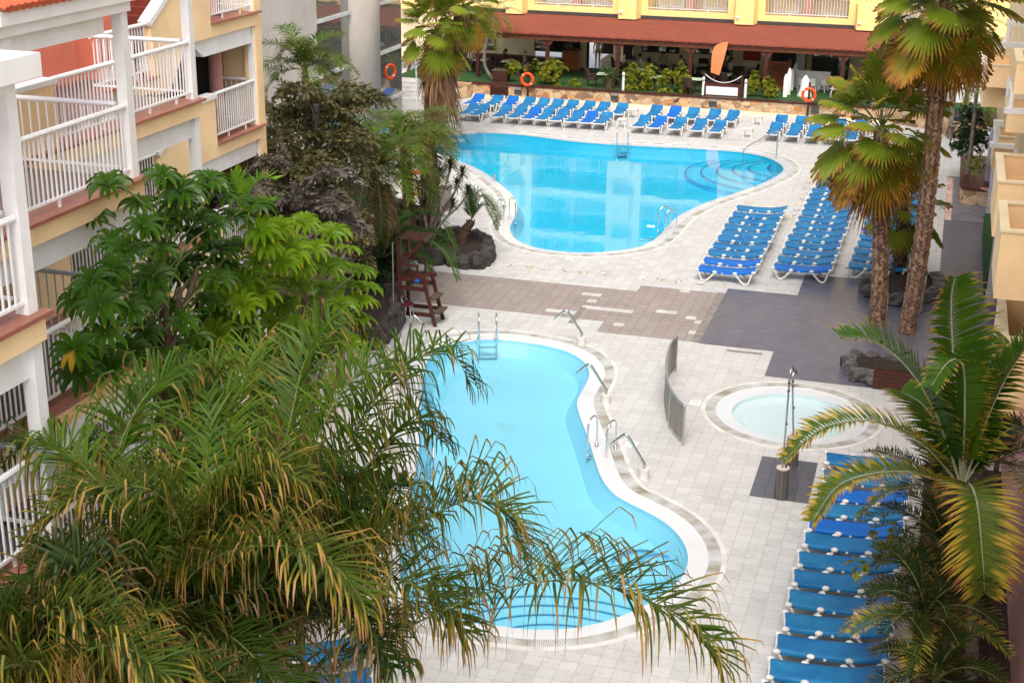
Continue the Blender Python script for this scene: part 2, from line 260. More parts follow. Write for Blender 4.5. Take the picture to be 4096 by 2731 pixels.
M = dict(
 tile=tile_mat('white_floor_tile', (.51, .50, .485), (.59, .58, .565), (.36, .35, .335), off=(MAT0.x, MAT0.y), gap=.006, stain=.24),
 brown=tile_mat('brown_floor_tile', (.29, .24, .22), (.33, .28, .255), (.16, .13, .115), off=(MAT0.x, MAT0.y), gap=.009, stain=.34),
 slate=tile_mat('grey_slate_tile', (.105, .10, .14), (.13, .125, .165), (.06, .058, .075), rz=R(45), size=.33, gap=.008, stain=.35, rough=.35),
 wet=tile_mat('dark_shower_tile', (.07, .075, .095), (.10, .10, .115), (.035, .035, .04), off=(MAT0.x, MAT0.y), gap=.009, stain=.35, rough=.3),
 path=tile_mat('path_slate', (.13, .145, .18), (.20, .20, .22), (.09, .09, .1), size=.4, gap=.008, stain=.35, rough=.35),
 white=mat('white_paint', (.86, .85, .84), .45, .06, 2, streak=.05), plastic=mat('white_plastic', (.72, .70, .66), .4, .1, 4),
 curb=mat('white_curb', (.70, .68, .66), .6, .12, 2.5, c2=(.52, .49, .46)), rim=mat('pool_rim', (.90, .91, .92), .35, .03, 1.5),
 yellow=mat('yellow_render', srgb(252, 216, 168), .85, .10, .9, .12, 60, streak=.06), yellow2=mat('bright_yellow_render', srgb(250, 222, 148), .85, .07, .9, .1, 60, streak=.05),
 coral=mat('coral_render', srgb(226, 128, 104), .85, .08, 1.2), orange=mat('orange_render', srgb(196, 66, 30), .85, .08, 1.2),
 cream=mat('cream_render', srgb(232, 214, 178), .85, .08, 1.0), pink=mat('pink_render', srgb(190, 138, 130), .8, .08, 1.2), lilac=mat('grey_column', srgb(176, 168, 176), .7, .08, 1.2),
 conc=mat('grey_concrete', srgb(205, 192, 182), .8, .10, .5, .1, 12, streak=.07), brownledge=tile_mat('terracotta_ledge', srgb(150, 92, 74), srgb(166, 106, 86), srgb(128, 80, 66), size=.3, gap=.006, stain=.25, rough=.4),
 floor=tile_mat('dark_balcony_tile', (.075, .085, .08), (.10, .10, .095), (.05, .05, .05), size=.4, gap=.008, rough=.35), 
 floor2=tile_mat('slate_balcony_tile', (.10, .075, .075), (.13, .10, .1), (.26, .24, .22), size=.4, gap=.008, rough=.3),
 rooft=mat('terracotta_roof', srgb(205, 100, 66), .75, .15, 5), shingle=tile_mat('red_shingle', srgb(132, 62, 46), srgb(146, 72, 54), srgb(108, 50, 38), size=.16, gap=.02, bw=.45, rough=.9, offset=.5, stain=.18),
 wood=mat('stained_wood', srgb(112, 58, 34), .55, .25, 3, .2, 30), darkwood=mat('dark_red_wood', srgb(72, 34, 26), .5, .3, 4, .25, 30), orwood=mat('orange_wood', srgb(150, 80, 40), .55, .2, 4),
 wicker=mat('brown_wicker', srgb(62, 42, 36), .7, .3, 25, .6, 70), steel=mat('stainless_steel', (.55, .56, .57), .22, .05, 3, metal=1.0), chrome=mat('chrome', (.7, .7, .72), .12, .03, 3, metal=1.0),
 grey=mat('grey_plastic', srgb(140, 132, 126), .5, .12, 4), dkgrey=mat('dark_grey', srgb(70, 68, 68), .5, .15, 6), black=mat('black_rubber', (.02, .02, .022), .5, .2, 6),
 lava=mat('lava_rock', (.060, .052, .048), .85, .5, 5, .9, 12, c2=(.016, .015, .015)), lava2=mat('grey_lava_rock', (.12, .11, .105), .85, .5, 3, .8, 9, c2=(.03, .03, .03)),
 soil=mat('soil', (.035, .022, .016), .95, .5, 9, .8, 40), stone=stone_mat('flagstone'), turf=mat('green_carpet', srgb(44, 82, 32), .95, .25, 60, .5, 200),
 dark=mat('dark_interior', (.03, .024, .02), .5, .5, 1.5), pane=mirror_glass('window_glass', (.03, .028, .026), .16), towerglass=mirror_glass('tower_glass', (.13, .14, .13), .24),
 ringm=mat('orange_lifebuoy', srgb(240, 80, 22), .45, .08, 5), flag=mat('orange_flag', srgb(240, 138, 84), .75, .08, 3), skin=mat('skin', srgb(206, 150, 122), .55, .08, 10), hairdk=mat('dark_hair', (.018, .012, .01), .5, .3, 40), hairbr=mat('brown_hair', (.09, .035, .015), .5, .3, 40), hairbl=mat('fair_hair', (.30, .22, .12), .5, .3, 40),
 shirtw=mat('white_shirt', (.75, .74, .74), .8, .08, 9), shirtm=mat('maroon_top', (.10, .02, .03), .8, .2, 9), shirtg=mat('charcoal_sweater', (.10, .11, .115), .85, .2, 9), shirtb=mat('beige_cardigan', (.42, .32, .23), .85, .15, 9), jeans=mat('blue_jeans', (.05, .09, .2), .85, .2, 12), trous=mat('dark_trousers', (.03, .03, .035), .85, .2, 12),
 tabletop=mat('pale_green_tabletop', srgb(196, 212, 178), .35, .06, 3), grate=mat('pool_grate', (.50, .51, .51), .6, .2, 1.6, c2=(.30, .28, .25)), drain=mat('slot_drain', (.26, .23, .20), .7, .2, 4, c2=(.17, .15, .13)), sand=mat('beige_marble', (.5, .38, .24), .25, .2, 1.5),
 trunkfan=mat('fan_palm_trunk', (.13, .075, .05), .9, .5, 6, .6, 30, c2=(.05, .032, .024)), boot=mat('leaf_scars', (.40, .27, .18), .9, .5, 5, .4, 30, c2=(.17, .085, .045)), bootdk=mat('dark_leaf_scars', (.16, .09, .06), .9, .5, 5, .4, 30, c2=(.05, .03, .02)), trunkbr=mat('brown_palm_trunk', (.09, .05, .033), .9, .4, 7, .6, 30, c2=(.03, .02, .014)), trunkgr=mat('grey_palm_trunk', (.22, .18, .15), .85, .4, 5, .5, 20, c2=(.09, .07, .058)), bark=mat('brown_bark', (.10, .065, .04), .9, .4, 6, .5, 25), stalk=mat('palm_stalk', (.14, .17, .045), .6, .2, 6), stalky=mat('yellow_palm_stalk', (.38, .30, .06), .6, .2, 6), crownshaft=mat('pale_crownshaft', (.32, .33, .22), .5, .2, 5),
 thatch=leaf_mat('dead_palm_thatch', (.20, .10, .05), (.33, .19, .10), (.26, .14, .07), (.15, .08, .045), .6, .9, .2), thatchdk=leaf_mat('old_palm_fibre', (.12, .06, .03), (.22, .12, .065), (.17, .09, .05), (.1, .06, .035), .6, .9, .15),
 fan=leaf_mat('fan_leaf', (.13, .20, .014), (.27, .32, .028), (.33, .27, .04), (.30, .15, .045), .84, .97, .35, .3), fanold=leaf_mat('yellowing_fan_leaf', (.22, .25, .02), (.33, .31, .03), (.50, .27, .03), (.30, .15, .06), .6, .88, .35, .4),
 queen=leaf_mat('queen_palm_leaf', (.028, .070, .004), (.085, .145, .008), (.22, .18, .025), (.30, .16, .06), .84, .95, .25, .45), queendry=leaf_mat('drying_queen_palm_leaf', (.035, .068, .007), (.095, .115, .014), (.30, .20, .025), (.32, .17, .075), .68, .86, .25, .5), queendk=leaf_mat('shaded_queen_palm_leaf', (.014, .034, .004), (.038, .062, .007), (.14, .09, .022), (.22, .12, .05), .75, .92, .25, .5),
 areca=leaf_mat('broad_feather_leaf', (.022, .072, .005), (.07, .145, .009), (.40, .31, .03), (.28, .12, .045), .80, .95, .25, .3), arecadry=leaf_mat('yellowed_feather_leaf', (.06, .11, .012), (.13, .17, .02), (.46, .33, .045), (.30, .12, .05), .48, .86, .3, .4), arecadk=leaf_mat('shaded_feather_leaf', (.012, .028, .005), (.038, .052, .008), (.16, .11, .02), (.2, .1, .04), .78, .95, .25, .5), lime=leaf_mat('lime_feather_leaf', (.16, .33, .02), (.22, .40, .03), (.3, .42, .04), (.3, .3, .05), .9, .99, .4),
 phoenix=leaf_mat('date_palm_leaf', (.022, .075, .010), (.055, .125, .018), (.10, .12, .03), (.16, .12, .05), .9, .99, .25), midqueen=leaf_mat('fine_feather_leaf', (.040, .098, .005), (.105, .175, .010), (.2, .16, .04), (.28, .18, .08), .72, .92, .3, .5),
 fish=leaf_mat('fishtail_leaf', (.034, .042, .012), (.125, .125, .048), (.17, .13, .05), (.14, .09, .05), .7, .93, .25, .5), fishdk=leaf_mat('dried_fishtail_leaf', (.055, .052, .036), (.145, .13, .10), (.13, .10, .08), (.10, .07, .05), .6, .9, .2, .5),
 schef=leaf_mat('umbrella_leaf', (.018, .058, .004), (.055, .125, .007), (.12, .18, .015), (.30, .24, .03), .95, .999, .25, .12, .3), schefy=leaf_mat('bright_umbrella_leaf', (.075, .17, .005), (.17, .27, .009), (.30, .32, .02), (.36, .27, .03), .9, .999, .38, .15, .3), schefd=leaf_mat('yellow_umbrella_leaf', (.45, .26, .02), (.5, .3, .03), (.4, .2, .03), (.2, .1, .03), .8, .97, .3),
 drac=leaf_mat('dracaena_leaf', (.018, .030, .012), (.05, .06, .025), (.09, .06, .03), (.12, .07, .04), .85, .98, .15), croton=leaf_mat('croton_leaf', (.05, .12, .012), (.34, .31, .025), (.42, .36, .03), (.4, .3, .03), .9, .99, .3), dkbush=leaf_mat('dark_shrub_leaf', (.012, .035, .010), (.03, .065, .015), (.05, .08, .02), (.05, .08, .02), .9, .99, .2), cycad=leaf_mat('cycad_leaf', (.022, .06, .012), (.05, .10, .02), (.08, .12, .02), (.1, .1, .03), .9, .99, .25),
)
def sling_mat(name, c, fade):
    m, t, b = newmat(name); b.inputs['Roughness'].default_value = .55; b.inputs['Specular IOR Level'].default_value = .3
    tc = N(t, 'ShaderNodeTexCoord'); oi = N(t, 'ShaderNodeObjectInfo'); ad = N(t, 'ShaderNodeVectorMath', operation='ADD')
    sc = N(t, 'ShaderNodeVectorMath', operation='SCALE'); sc.inputs['Scale'].default_value = 37.0
    t.links.new(oi.outputs['Random'], sc.inputs[0]); t.links.new(tc.outputs['Object'], ad.inputs[0]); t.links.new(sc.outputs[0], ad.inputs[1])
    nz = N(t, 'ShaderNodeTexNoise', Scale=1.6, Detail=5.0, Roughness=.65); t.links.new(ad.outputs[0], nz.inputs['Vector'])
    t.links.new(ramp(t, [(.3, c), (.72, fade)], nz.outputs[0]), b.inputs['Base Color'])
    n2 = N(t, 'ShaderNodeTexNoise', Scale=5.0, Detail=3.0); mp = N(t, 'ShaderNodeMapping'); mp.inputs['Scale'].default_value = (.5, 2, 1)
    t.links.new(ad.outputs[0], mp.inputs[0]); t.links.new(mp.outputs[0], n2.inputs['Vector'])
    bp = N(t, 'ShaderNodeBump', Strength=.35, Distance=.03); t.links.new(n2.outputs[0], bp.inputs['Height']); t.links.new(bp.outputs[0], b.inputs['Normal'])
    return m
M['sling'] = sling_mat('blue_sling', (.0, .10, .31), (.018, .21, .41)); M['slingnew'] = sling_mat('bright_blue_sling', (.0, .10, .46), (.002, .14, .50))

# ------------------------------------------------------------------ curves
def smooth_closed(pts, n):
    out = []; m = len(pts)
    for i in range(m):
        p0, p1, p2, p3 = (Vector(pts[(i+k-1) % m][:2]) for k in range(4))
        for k in range(10):
            t = k/10; out.append(.5*((2*p1)+(p2-p0)*t+(2*p0-5*p1+4*p2-p3)*t*t+(3*p1-p0-3*p2+p3)*t**3))
    L = [0.0]
    for i in range(len(out)): L.append(L[-1]+(out[(i+1) % len(out)]-out[i]).length)
    res = []; j = 0
    for k in range(n):
        s = L[-1]*k/n
        while L[j+1] < s: j += 1
        a = (s-L[j])/max(1e-9, L[j+1]-L[j]); res.append(out[j].lerp(out[(j+1) % len(out)], a))
    for _ in range(4): res = [(res[k-1]+res[k]*2+res[(k+1) % n])/4 for k in range(n)]
    A = sum(res[k].x*res[(k+1) % n].y-res[(k+1) % n].x*res[k].y for k in range(n))
    return res if A > 0 else res[::-1]
def offset(c, d):
    n = len(c); o = []
    for k in range(n):
        t = (c[(k+1) % n]-c[k-1]).normalized(); o.append(c[k]+Vector((t.y, -t.x))*d)
    return o
def path_s(pts, n=8):
    P = [Vector(p) for p in pts]; P = [P[0]*2-P[1]]+P+[P[-1]*2-P[-2]]; out = []
    for i in range(1, len(P)-2):
        p0, p1, p2, p3 = P[i-1:i+3]
        for k in range(n):
            t = k/n; out.append(.5*((2*p1)+(p2-p0)*t+(2*p0-5*p1+4*p2-p3)*t*t+(3*p1-p0-3*p2+p3)*t**3))
    return out+[P[-2]]
def inside(p, poly):
    c = False; n = len(poly)
    for i in range(n):
        a, b = poly[i], poly[i-1]
        if (a[1] > p[1]) != (b[1] > p[1]) and p[0] < (b[0]-a[0])*(p[1]-a[1])/(b[1]-a[1])+a[0]: c = not c
    return c
def sheet(name, outer, z, m, holes=(), label=None, kind='structure', parent=None):
    vs = [Vector(p[:2]) for p in outer]; es = [(k, (k+1) % len(vs)) for k in range(len(vs))]
    for h in holes:
        i = len(vs); vs += [Vector(p[:2]) for p in h]; es += [(i+k, i+(k+1) % len(h)) for k in range(len(h))]
    v, e, f, *_ = delaunay_2d_cdt(vs, es, [], 0, 1e-5)
    mb = MB(); mb.v = [(p.x, p.y, z) for p in v]; mb.uv = [(0.0, 0.0)]*len(v)
    for q in f:
        c = sum((v[i] for i in q), Vector((0, 0)))/len(q)
        if inside(c, outer) and not any(inside(c, h) for h in holes):
            a, b, d = (v[i] for i in q[:3])
            mb.face(q if (b-a).cross(d-a) > 0 else q[::-1])
    o = mb.build(name, m, parent)
    if kind: o['kind'] = kind
    return o

# ================================================================== THE SETTING: ground, pools
p1 = [at(*R5(*c)) for c in ((110, 92), (200, 79), (330, 74), (480, 78), (600, 88), (700, 100), (850, 120), (1000, 134), (1160, 144), (1350, 155), (1500, 161), (1650, 170), (1800, 180), (1930, 196), (2030, 222), (2090, 255), (2112, 283), (2095, 305), (2050, 335), (1950, 380), (1820, 425), (1700, 462), (1600, 503), (1500, 552), (1430, 610), (1380, 670), (1300, 725), (1200, 752), (1050, 768), (900, 772), (750, 760), (620, 735), (540, 700), (505, 660), (500, 620), (520, 580), (540, 530), (540, 485), (510, 430), (460, 385), (390, 330), (310, 280), (230, 248), (170, 222), (100, 195), (50, 150), (60, 112))]
p2 = [at(*P_(*c)) for c in ((1011, 792), (1045, 786), (1080, 780), (1110, 777), (1155, 777), (1214, 784), (1265, 793), (1308, 806), (1340, 826), (1354, 848), (1350, 870), (1336, 895), (1325, 920), (1331, 948), (1345, 985), (1360, 1030), (1378, 1085), (1398, 1118), (1419, 1137), (1460, 1158), (1502, 1179), (1535, 1200), (1560, 1225), (1577, 1254), (1581, 1283), (1570, 1316), (1547, 1341), (1514, 1366), (1473, 1390), (1411, 1415), (1348, 1432), (1286, 1440), (1203, 1440), (1141, 1430), (1060, 1425), (985, 1410), (935, 1370), (918, 1310), (922, 1250), (935, 1170), (952, 1090), (962, 1020), (965, 950), (968, 890), (980, 830))]
POOL = {}
def pool(key, deep, depth, mb_, mstep, name, slope=.3):
    n = len(deep); rim = offset(deep, .43); gr = offset(deep, .70); cb = offset(deep, .81)
    POOL[key] = (deep, rim, gr, cb)
    b = MB(); b.ring(offset(deep, -.03), deep, -.14, -.045); b.ring(offset(deep, -slope), offset(deep, -.03), -depth, -.14)
    o = b.build(name+'_basin', mb_, smooth=True); tag(o, kind='structure')
    fl = sheet(name+'_floor', offset(deep, -slope), -depth, mb_); fl['kind'] = 'structure'
    r = MB(); r.ring(deep, rim, -.045, -.02); r.ring(rim, offset(rim, .001), -.02, .0); tag(r.build(name+'_rim', M['rim'], smooth=True), kind='structure')
    g = MB(); g.ring(offset(rim, .001), gr, .002); tag(g.build(name+'_overflow_grate', M['grate_'], smooth=False), kind='structure')
    c = MB(); c.ring(gr, cb, .012); c.ring(offset(gr, -.001), gr, -.01, .012); c.ring(cb, offset(cb, .004), .012, -.01); tag(c.build(name+'_kerb', M['curb']), kind='structure')
    sheet(name+'_water', offset(rim, -.004), -.012, mstep)
def grate_mat():
    m, t, b = newmat('overflow_grate'); b.inputs['Roughness'].default_value = .6
    uv = N(t, 'ShaderNodeUVMap'); wv = N(t, 'ShaderNodeTexWave', Scale=9.0); wv.bands_direction = 'X'; t.links.new(uv.outputs[0], wv.inputs['Vector'])
    mp = N(t, 'ShaderNodeMapping'); mp.inputs['Scale'].default_value = (2.0, .25, 1); t.links.new(uv.outputs[0], mp.inputs[0])
    nz = N(t, 'ShaderNodeTexNoise', Scale=1.0, Detail=3.0); t.links.new(mp.outputs[0], nz.inputs['Vector'])
    c1 = ramp(t, [(.35, srgb(158, 148, 132)), (.5, srgb(196, 194, 188)), (.66, srgb(214, 218, 220))], nz.outputs[0])
    c2 = ramp(t, [(.25, (.55, .55, .54)), (.6, (1, 1, 1))], wv.outputs[0])
    mx = N(t, 'ShaderNodeMix', data_type='RGBA', blend_type='MULTIPLY'); mx.inputs[0].default_value = 1; t.links.new(c1, mx.inputs[6]); t.links.new(c2, mx.inputs[7]); t.links.new(mx.outputs[2], b.inputs['Base Color']); return m
M['grate_'] = grate_mat()
basin1 = mat('blue_pool_basin', (.01, .64, .97), .5, .06, .6); basin2 = mat('pale_blue_pool_basin', (.24, .74, .95), .5, .04, .5); basin3 = mat('white_pool_basin', (.70, .87, .88), .5, .03, .6)
dkedge = mat('dark_blue_step_edge', (.0, .28, .58), .5, .05, 2)
w1 = water_mat('clear_pool_water', bump=.05, scale=1.6, ior=1.35); w2 = water_mat('pool_water', bump=.06, scale=2.2, ior=1.36)
RC = V(-2.88, 35.62, 0)
circ = lambda c, r, n=96: [V(c[0]+r*math.cos(2*math.pi*k/n), c[1]+r*math.sin(2*math.pi*k/n)) for k in range(n)]
pool('big', smooth_closed(p1, 260), .6, basin1, w1, 'large_pool')
pool('mid', smooth_closed(p2, 260), .5, basin2, w2, 'near_pool')
pool('round', circ(RC, 1.54), .24, basin3, w2, 'round_pool')
hol = [POOL[k][3] for k in POOL]
sheet('pool_deck', [(-400, -200), (400, -200), (400, 600), (-400, 600)], 0, M['tile'], hol)
# submerged steps
s1 = MB(); s1e = MB(); c1 = at(*R5(2010, 268))
for k in range(5):
    r = 1.5+.62*k; zt = -.12-.08*k
    pts = [(c1.x+.9+r*1.15*math.cos(a), c1.y-.15+r*1.05*math.sin(a)) for a in [math.pi*2*j/48 for j in range(48)]]
    dp = POOL['big'][0]
    for (A, B) in zip(pts, pts[1:]+pts[:1]):
        if inside(A, dp) and inside(B, dp):
            q = [((p[0]-c1.x-.9)*(1-.09/r)+c1.x+.9, (p[1]-c1.y+.15)*(1-.09/r)+c1.y-.15) for p in (A, B)]
            s1.quad((*A, -.6), (*B, -.6), (*B, zt), (*A, zt)); s1e.quad((*A, zt+.004), (*B, zt+.004), (*q[1], zt+.004), (*q[0], zt+.004))
    ins = [p for p in pts if inside(p, dp)]
    if len(ins) > 3:
        cc = (c1.x+.9, c1.y-.15)
        if not inside(cc, dp): cc = (c1.x, c1.y)
        for (A, B) in zip(pts, pts[1:]+pts[:1]):
            if inside(A, dp) and inside(B, dp): s1.face([s1.vert((*cc, zt)), s1.vert((*A, zt)), s1.vert((*B, zt))])
tag(s1.build('large_pool_steps', basin1), kind='structure'); tag(s1e.build('large_pool_step_edges', dkedge), kind='structure')
s2 = MB(); s2e = MB(); dp = POOL['mid'][0]; dpi = offset(dp, -.28); basin2b = mat('step_blue', (.19, .68, .93), .5, .05, 1)
for (cx_, cy_, rr, ky) in ((*at(*P_(1480, 1262))[:2], (.75, ), 1.0), (*at(*P_(1545, 1290))[:2], (1.15,), 1.0), (*at(*P_(1290, 1475))[:2], (1.35, 1.8, 2.25, 2.7, 3.15), .8)):
    for k, r in enumerate(rr):
        pts = [(cx_+r*math.cos(a), cy_+r*ky*math.sin(a)) for a in [math.pi*2*j/72 for j in range(72)]]; zt = -.36 if len(rr) == 1 else -.44
        for (A, B) in zip(pts, pts[1:]+pts[:1]):
            if inside(A, dpi) and inside(B, dpi):
                q = [((p[0]-cx_)*(1-.07/r)+cx_, (p[1]-cy_)*(1-.07/r)+cy_) for p in (A, B)]
                s2.quad((*A, -.5), (*B, -.5), (*B, zt), (*A, zt)); s2e.quad((*A, zt), (*B, zt), (*q[1], zt+.004), (*q[0], zt+.004))
tag(s2.build('near_pool_steps', basin2), kind='structure'); tag(s2e.build('near_pool_step_edges', basin2b), kind='structure')
fd = MB()
for c in ((985+1120*0, 0),): pass
for (x, y) in ((1142, 881), (1157, 981), (1135, 1297), (1273, 1292)):
    p = at(*P_(x, y), -.49); fd.box(p.x-.3, p.x+.3, p.y-.3, p.y+.3, -.52, -.49)
tag(fd.build('pool_floor_drains', mat('drain_grey', (.24, .70, .84), .6, .1, 3)), kind='structure')

# paving zones, each a sheet 4 mm above the one below
G0 = .333
def snap(p): return ((round((p.x-MAT0.x)/G0)*G0+MAT0.x), (round((p.y-MAT0.y)/G0)*G0+MAT0.y))
def cells(a, b, n=None):
    a = snap(a); b = snap(b); return [(min(a[0], b[0]), min(a[1], b[1])), (max(a[0], b[0]), min(a[1], b[1])), (max(a[0], b[0]), max(a[1], b[1])), (min(a[0], b[0]), max(a[1], b[1]))]
def g6(x, y): return at(*R6(x, y))
bt = snap(g6(700, 235))[1]; bb = snap(g6(560, 483))[1]; bt2 = snap(g6(1990, 300))[1]; bb2 = snap(g6(1760, 685))[1]
xs = snap(g6(1365, 305))[0]; xr = snap(g6(1700, 300))[0]; xe = snap(g6(2290, 325))[0]; xs2 = snap(g6(1450, 655))[0]; xl = -16.4
brown = [(xl, bb), (xs2-.333*1, bb), (xs2-.333*1, bb2), (xe-.12, bb2), (xe-.12, bt2), (xr, bt2), (xr, bt-.333*0), (xl, bt)]
sheet('brown_paving', brown, .004, M['brown'])
patch = MB()
for (ax, ay, bx, by) in ((1175, 345, 1250, 360), (1270, 330, 1360, 368), (1210, 400, 1370, 425), (1175, 448, 1660, 500), (965, 455, 1215, 505), (1750, 480, 2000, 512), (1985, 530, 2150, 552), (2050, 562, 2130, 580), (2000, 640, 2090, 660), (1490, 590, 1580, 612), (1945, 320, 2020, 335)):
    q = cells(g6(ax+25, ay), g6(bx-25, by))
    if q[1][0]-q[0][0] < .1: q = [q[0], (q[0][0]+.333, q[1][1]), (q[0][0]+.333, q[2][1]), q[3]]
    if q[2][1]-q[1][1] < .1: q = [q[0], q[1], (q[1][0], q[1][1]+.333), (q[0][0], q[0][1]+.333)]
    patch.poly([(p[0], p[1], .008) for p in q])
tag(patch.build('white_paving_patches', M['tile']), kind='structure')
dr = MB()
dr.poly([(xe-.12, bb2, .012), (xe+.14, bb2, .012), (xe+.14, bt2+.05, .012), (xe-.12, bt2+.05, .012)])
a = g6(1120, 570); dr.poly([(a.x, a.y, .012), (a.x+.2, a.y, .012), (a.x+.2, a.y+1.6, .012), (a.x, a.y+1.6, .012)])
a = at(*R7(480, 630)); b = at(*R7(705, 652)); dr.poly([(a.x, a.y-.05, .012), (b.x, a.y-.05, .012), (b.x, a.y+.07, .012), (a.x, a.y+.07, .012)])
tag(dr.build('slot_drains', M['drain']), kind='structure')
a = at(*R7(255, 580)); b = at(*R7(775, 640)); c = at(*R7(717, 790)); d = at(*R7(975, 150)); e = at(*R7(935, 285)); f = at(*R7(455, 245))
yF = at(*RB(870, 1265)).y
sheet('slate_paving', [(xe+.14, a.y), (b.x, a.y), (b.x, c.y), (6, c.y), (6, 65.5), (.62, 65.5), (.56, d.y), (d.x, d.y), (d.x, e.y), (xe+.14, e.y)], .004, M['slate'])
q = [at(*R8(*c)) for c in ((380, 187), (715, 228), (655, 478), (297, 428))]
sheet('shower_floor', [(MAT0.x, MAT0.y-7*G0), (MAT0.x+4*G0, MAT0.y-7*G0), (MAT0.x+4*G0, MAT0.y), (MAT0.x, MAT0.y)], .004, M['wet'])
sheet('path_paving', [(.85, 57.6), (6, 57.6), (6, 65.2), (.85, 65.2)], .008, M['path'])
sheet('path_edge_paving', [(.60, 57.6), (.85, 57.6), (.85, 65.2), (.60, 65.2)], .008, mat('coloured_paving', srgb(214, 190, 175), .5, .25, 2.2, c2=srgb(170, 110, 90)))
mo_m, t_, b_ = newmat('mosaic'); b_.inputs['Roughness'].default_value = .3
tc_ = N(t_, 'ShaderNodeTexCoord'); vo_ = N(t_, 'ShaderNodeTexVoronoi', Scale=16.0, Randomness=.0); t_.links.new(tc_.outputs['Object'], vo_.inputs['Vector'])
se_ = N(t_, 'ShaderNodeSeparateColor'); t_.links.new(vo_.outputs['Color'], se_.inputs[0])
rp_ = ramp(t_, [(0, srgb(90, 100, 185)), (.2, srgb(205, 170, 95)), (.4, srgb(240, 235, 215)), (.65, srgb(150, 155, 205)), (.75, srgb(170, 160, 95)), (.85, srgb(225, 215, 190))], se_.outputs[0])
for e_ in t_.nodes:
    if e_.type == 'VALTORGB': e_.color_ramp.interpolation = 'CONSTANT'
t_.links.new(rp_, b_.inputs['Base Color'])
mo = MB()
mseen = set()
def mosq(p):
    x = math.floor((p.x-MAT0.x)/G0)*G0+MAT0.x; y = math.floor((p.y-MAT0.y)/G0)*G0+MAT0.y
    if (round(x*9), round(y*9)) in mseen: return
    mseen.add((round(x*9), round(y*9)))
    mo.poly([(x+.01, y+.01, .006), (x+G0-.01, y+.01, .006), (x+G0-.01, y+G0-.01, .006), (x+.01, y+G0-.01, .006)])
for c in ((545, 108), (685, 122), (830, 137), (975, 151), (1125, 167), (1270, 184), (1420, 201), (1720, 233), (1870, 245), (2025, 260), (2180, 275), (2325, 290)): mosq(g6(*c))
for c in ((405, 800), (380, 852), (350, 912), (155, 893)): mosq(at(*R6b(*c)))
for k in range(22): mosq(at(*R4(80+115*k-(1.2*k*0), 1060+7.2*k)))
for k in range(14): mosq(V(-5.22, 68.2-k*.99, 0))
tag(mo.build('mosaic_paving', mo_m), kind='structure')
sg = MB(); sgm = mat('depth_mark_red', (.25, .08, .08), .5)
sg.mi = 0
for (x, y) in ((1450, 1022), (1597, 925), (1048, 762), (1308, 593), (1495, 520)):
    p = at(*P_(x, y)); sg.mi = 0; sg.box(p.x-.15, p.x+.15, p.y-.13, p.y+.13, .002, .011); sg.mi = 1
    for i_, (dx, dy, lw, lh) in enumerate(((-.08, .03, .07, .015), (-.06, .06, .015, .06), (.02, .03, .06, .015), (.02, .07, .06, .015), (.06, .05, .015, .05), (-.02, -.05, .16, .012))): sg.box(p.x+dx-lw/2, p.x+dx+lw/2, p.y+dy-lh/2, p.y+dy+lh/2, .0112, .013)
tag(sg.build('depth_marker_tiles', [M['white'], sgm]), kind='structure')

# ================================================================== LEFT APARTMENT BUILDING (stepped bays of white-railed galleries)
LB = thing('apartment_building', 'yellow apartment building with white railed balconies stepping back beside the palms', 'building', (-14, 18, 0))
LB.location = (0, 0, 0)
def railing(name, parent, a, b, z, h=1.05, sp=.105, feet=True, m=None, rr=.04):
    a = Vector((a[0], a[1], 0)); b = Vector((b[0], b[1], 0)); L = (b-a).length; d = (b-a)/L; mb = MB()
    mb.tube([(*a.xy, z+h), (*b.xy, z+h)], rr, 8); mb.bar((*a.xy, z+.13), (*b.xy, z+.13), .04, .035)
    n = max(2, int(L/sp))
    for k in range(1, n): p = a+d*(L*k/n); mb.bar((p.x, p.y, z+.13), (p.x, p.y, z+h), .021, .021, (1, 0, 0))
    if feet:
        for f in (.3, .75): p = a+d*(L*f); mb.bar((p.x, p.y, z), (p.x, p.y, z+.13), .035, .035, (1, 0, 0))
    return mb.build(name, m or M['white'], parent)
def bx(name, parent, m, *a):
    if a and isinstance(a[0], (tuple, list)):
        for q in (a[0] if isinstance(a[0], list) else a): o = bx(name, parent, m, *q)
        return o
    mb = MB(); mb.box(*a); return mb.build(name, m, parent)
def bay(X, Y0, Y1, z, ptop, left_post=True, wing=None, slab=True):
    """front of one storey of one bay: ledge, coloured band, white beam, posts, railing, return railing"""
    Y0w = wing[0] if wing else Y0
    bx('ledge', LB, M['brownledge'], X-.34, X+.07, Y0w, Y1+.07, z-.05, z)
    bx('fascia_band', LB, M['yellow'], X-.3, X, Y0w, Y1, z-.32, z-.05)
    bx('beam', LB, M['white'], X-.5, X-.14, Y0w+.05, Y1-.12, z-.72, z-.32)
    if slab: bx('balcony_floor', LB, M['floor2'] if z > 9 else M['floor'], X-2.5, X-.34, Y0w, Y1, z-.3, z-.03)
    for yy in ((Y0+.03, Y1-.19) if left_post else (Y1-.19,)):
        bx('post', LB, M['white'], X-.22, X-.06, yy, yy+.165, z, ptop)
    railing('railing', LB, (X-.12, Y0+.22), (X-.12, Y1-.2), z)
    railing('railing', LB, (X-.3, Y1-.1), (X-2.2, Y1-.1), z, sp=.14, feet=False)
    if wing:
        y0, y1, y2 = wing
        bx('parapet', LB, M['yellow'], X-.22, X-.05, y0, y1, z, z+1.0); bx('parapet_cap', LB, M['white'], X-.27, X, y0-.02, y1+.04, z+1.0, z+1.08)
        if y2-y1 > .4: railing('railing', LB, (X-.12, y1+.03), (X-.12, y2), z)
stairred = mat('stair_red', srgb(120, 52, 38), .8, .1, 2)
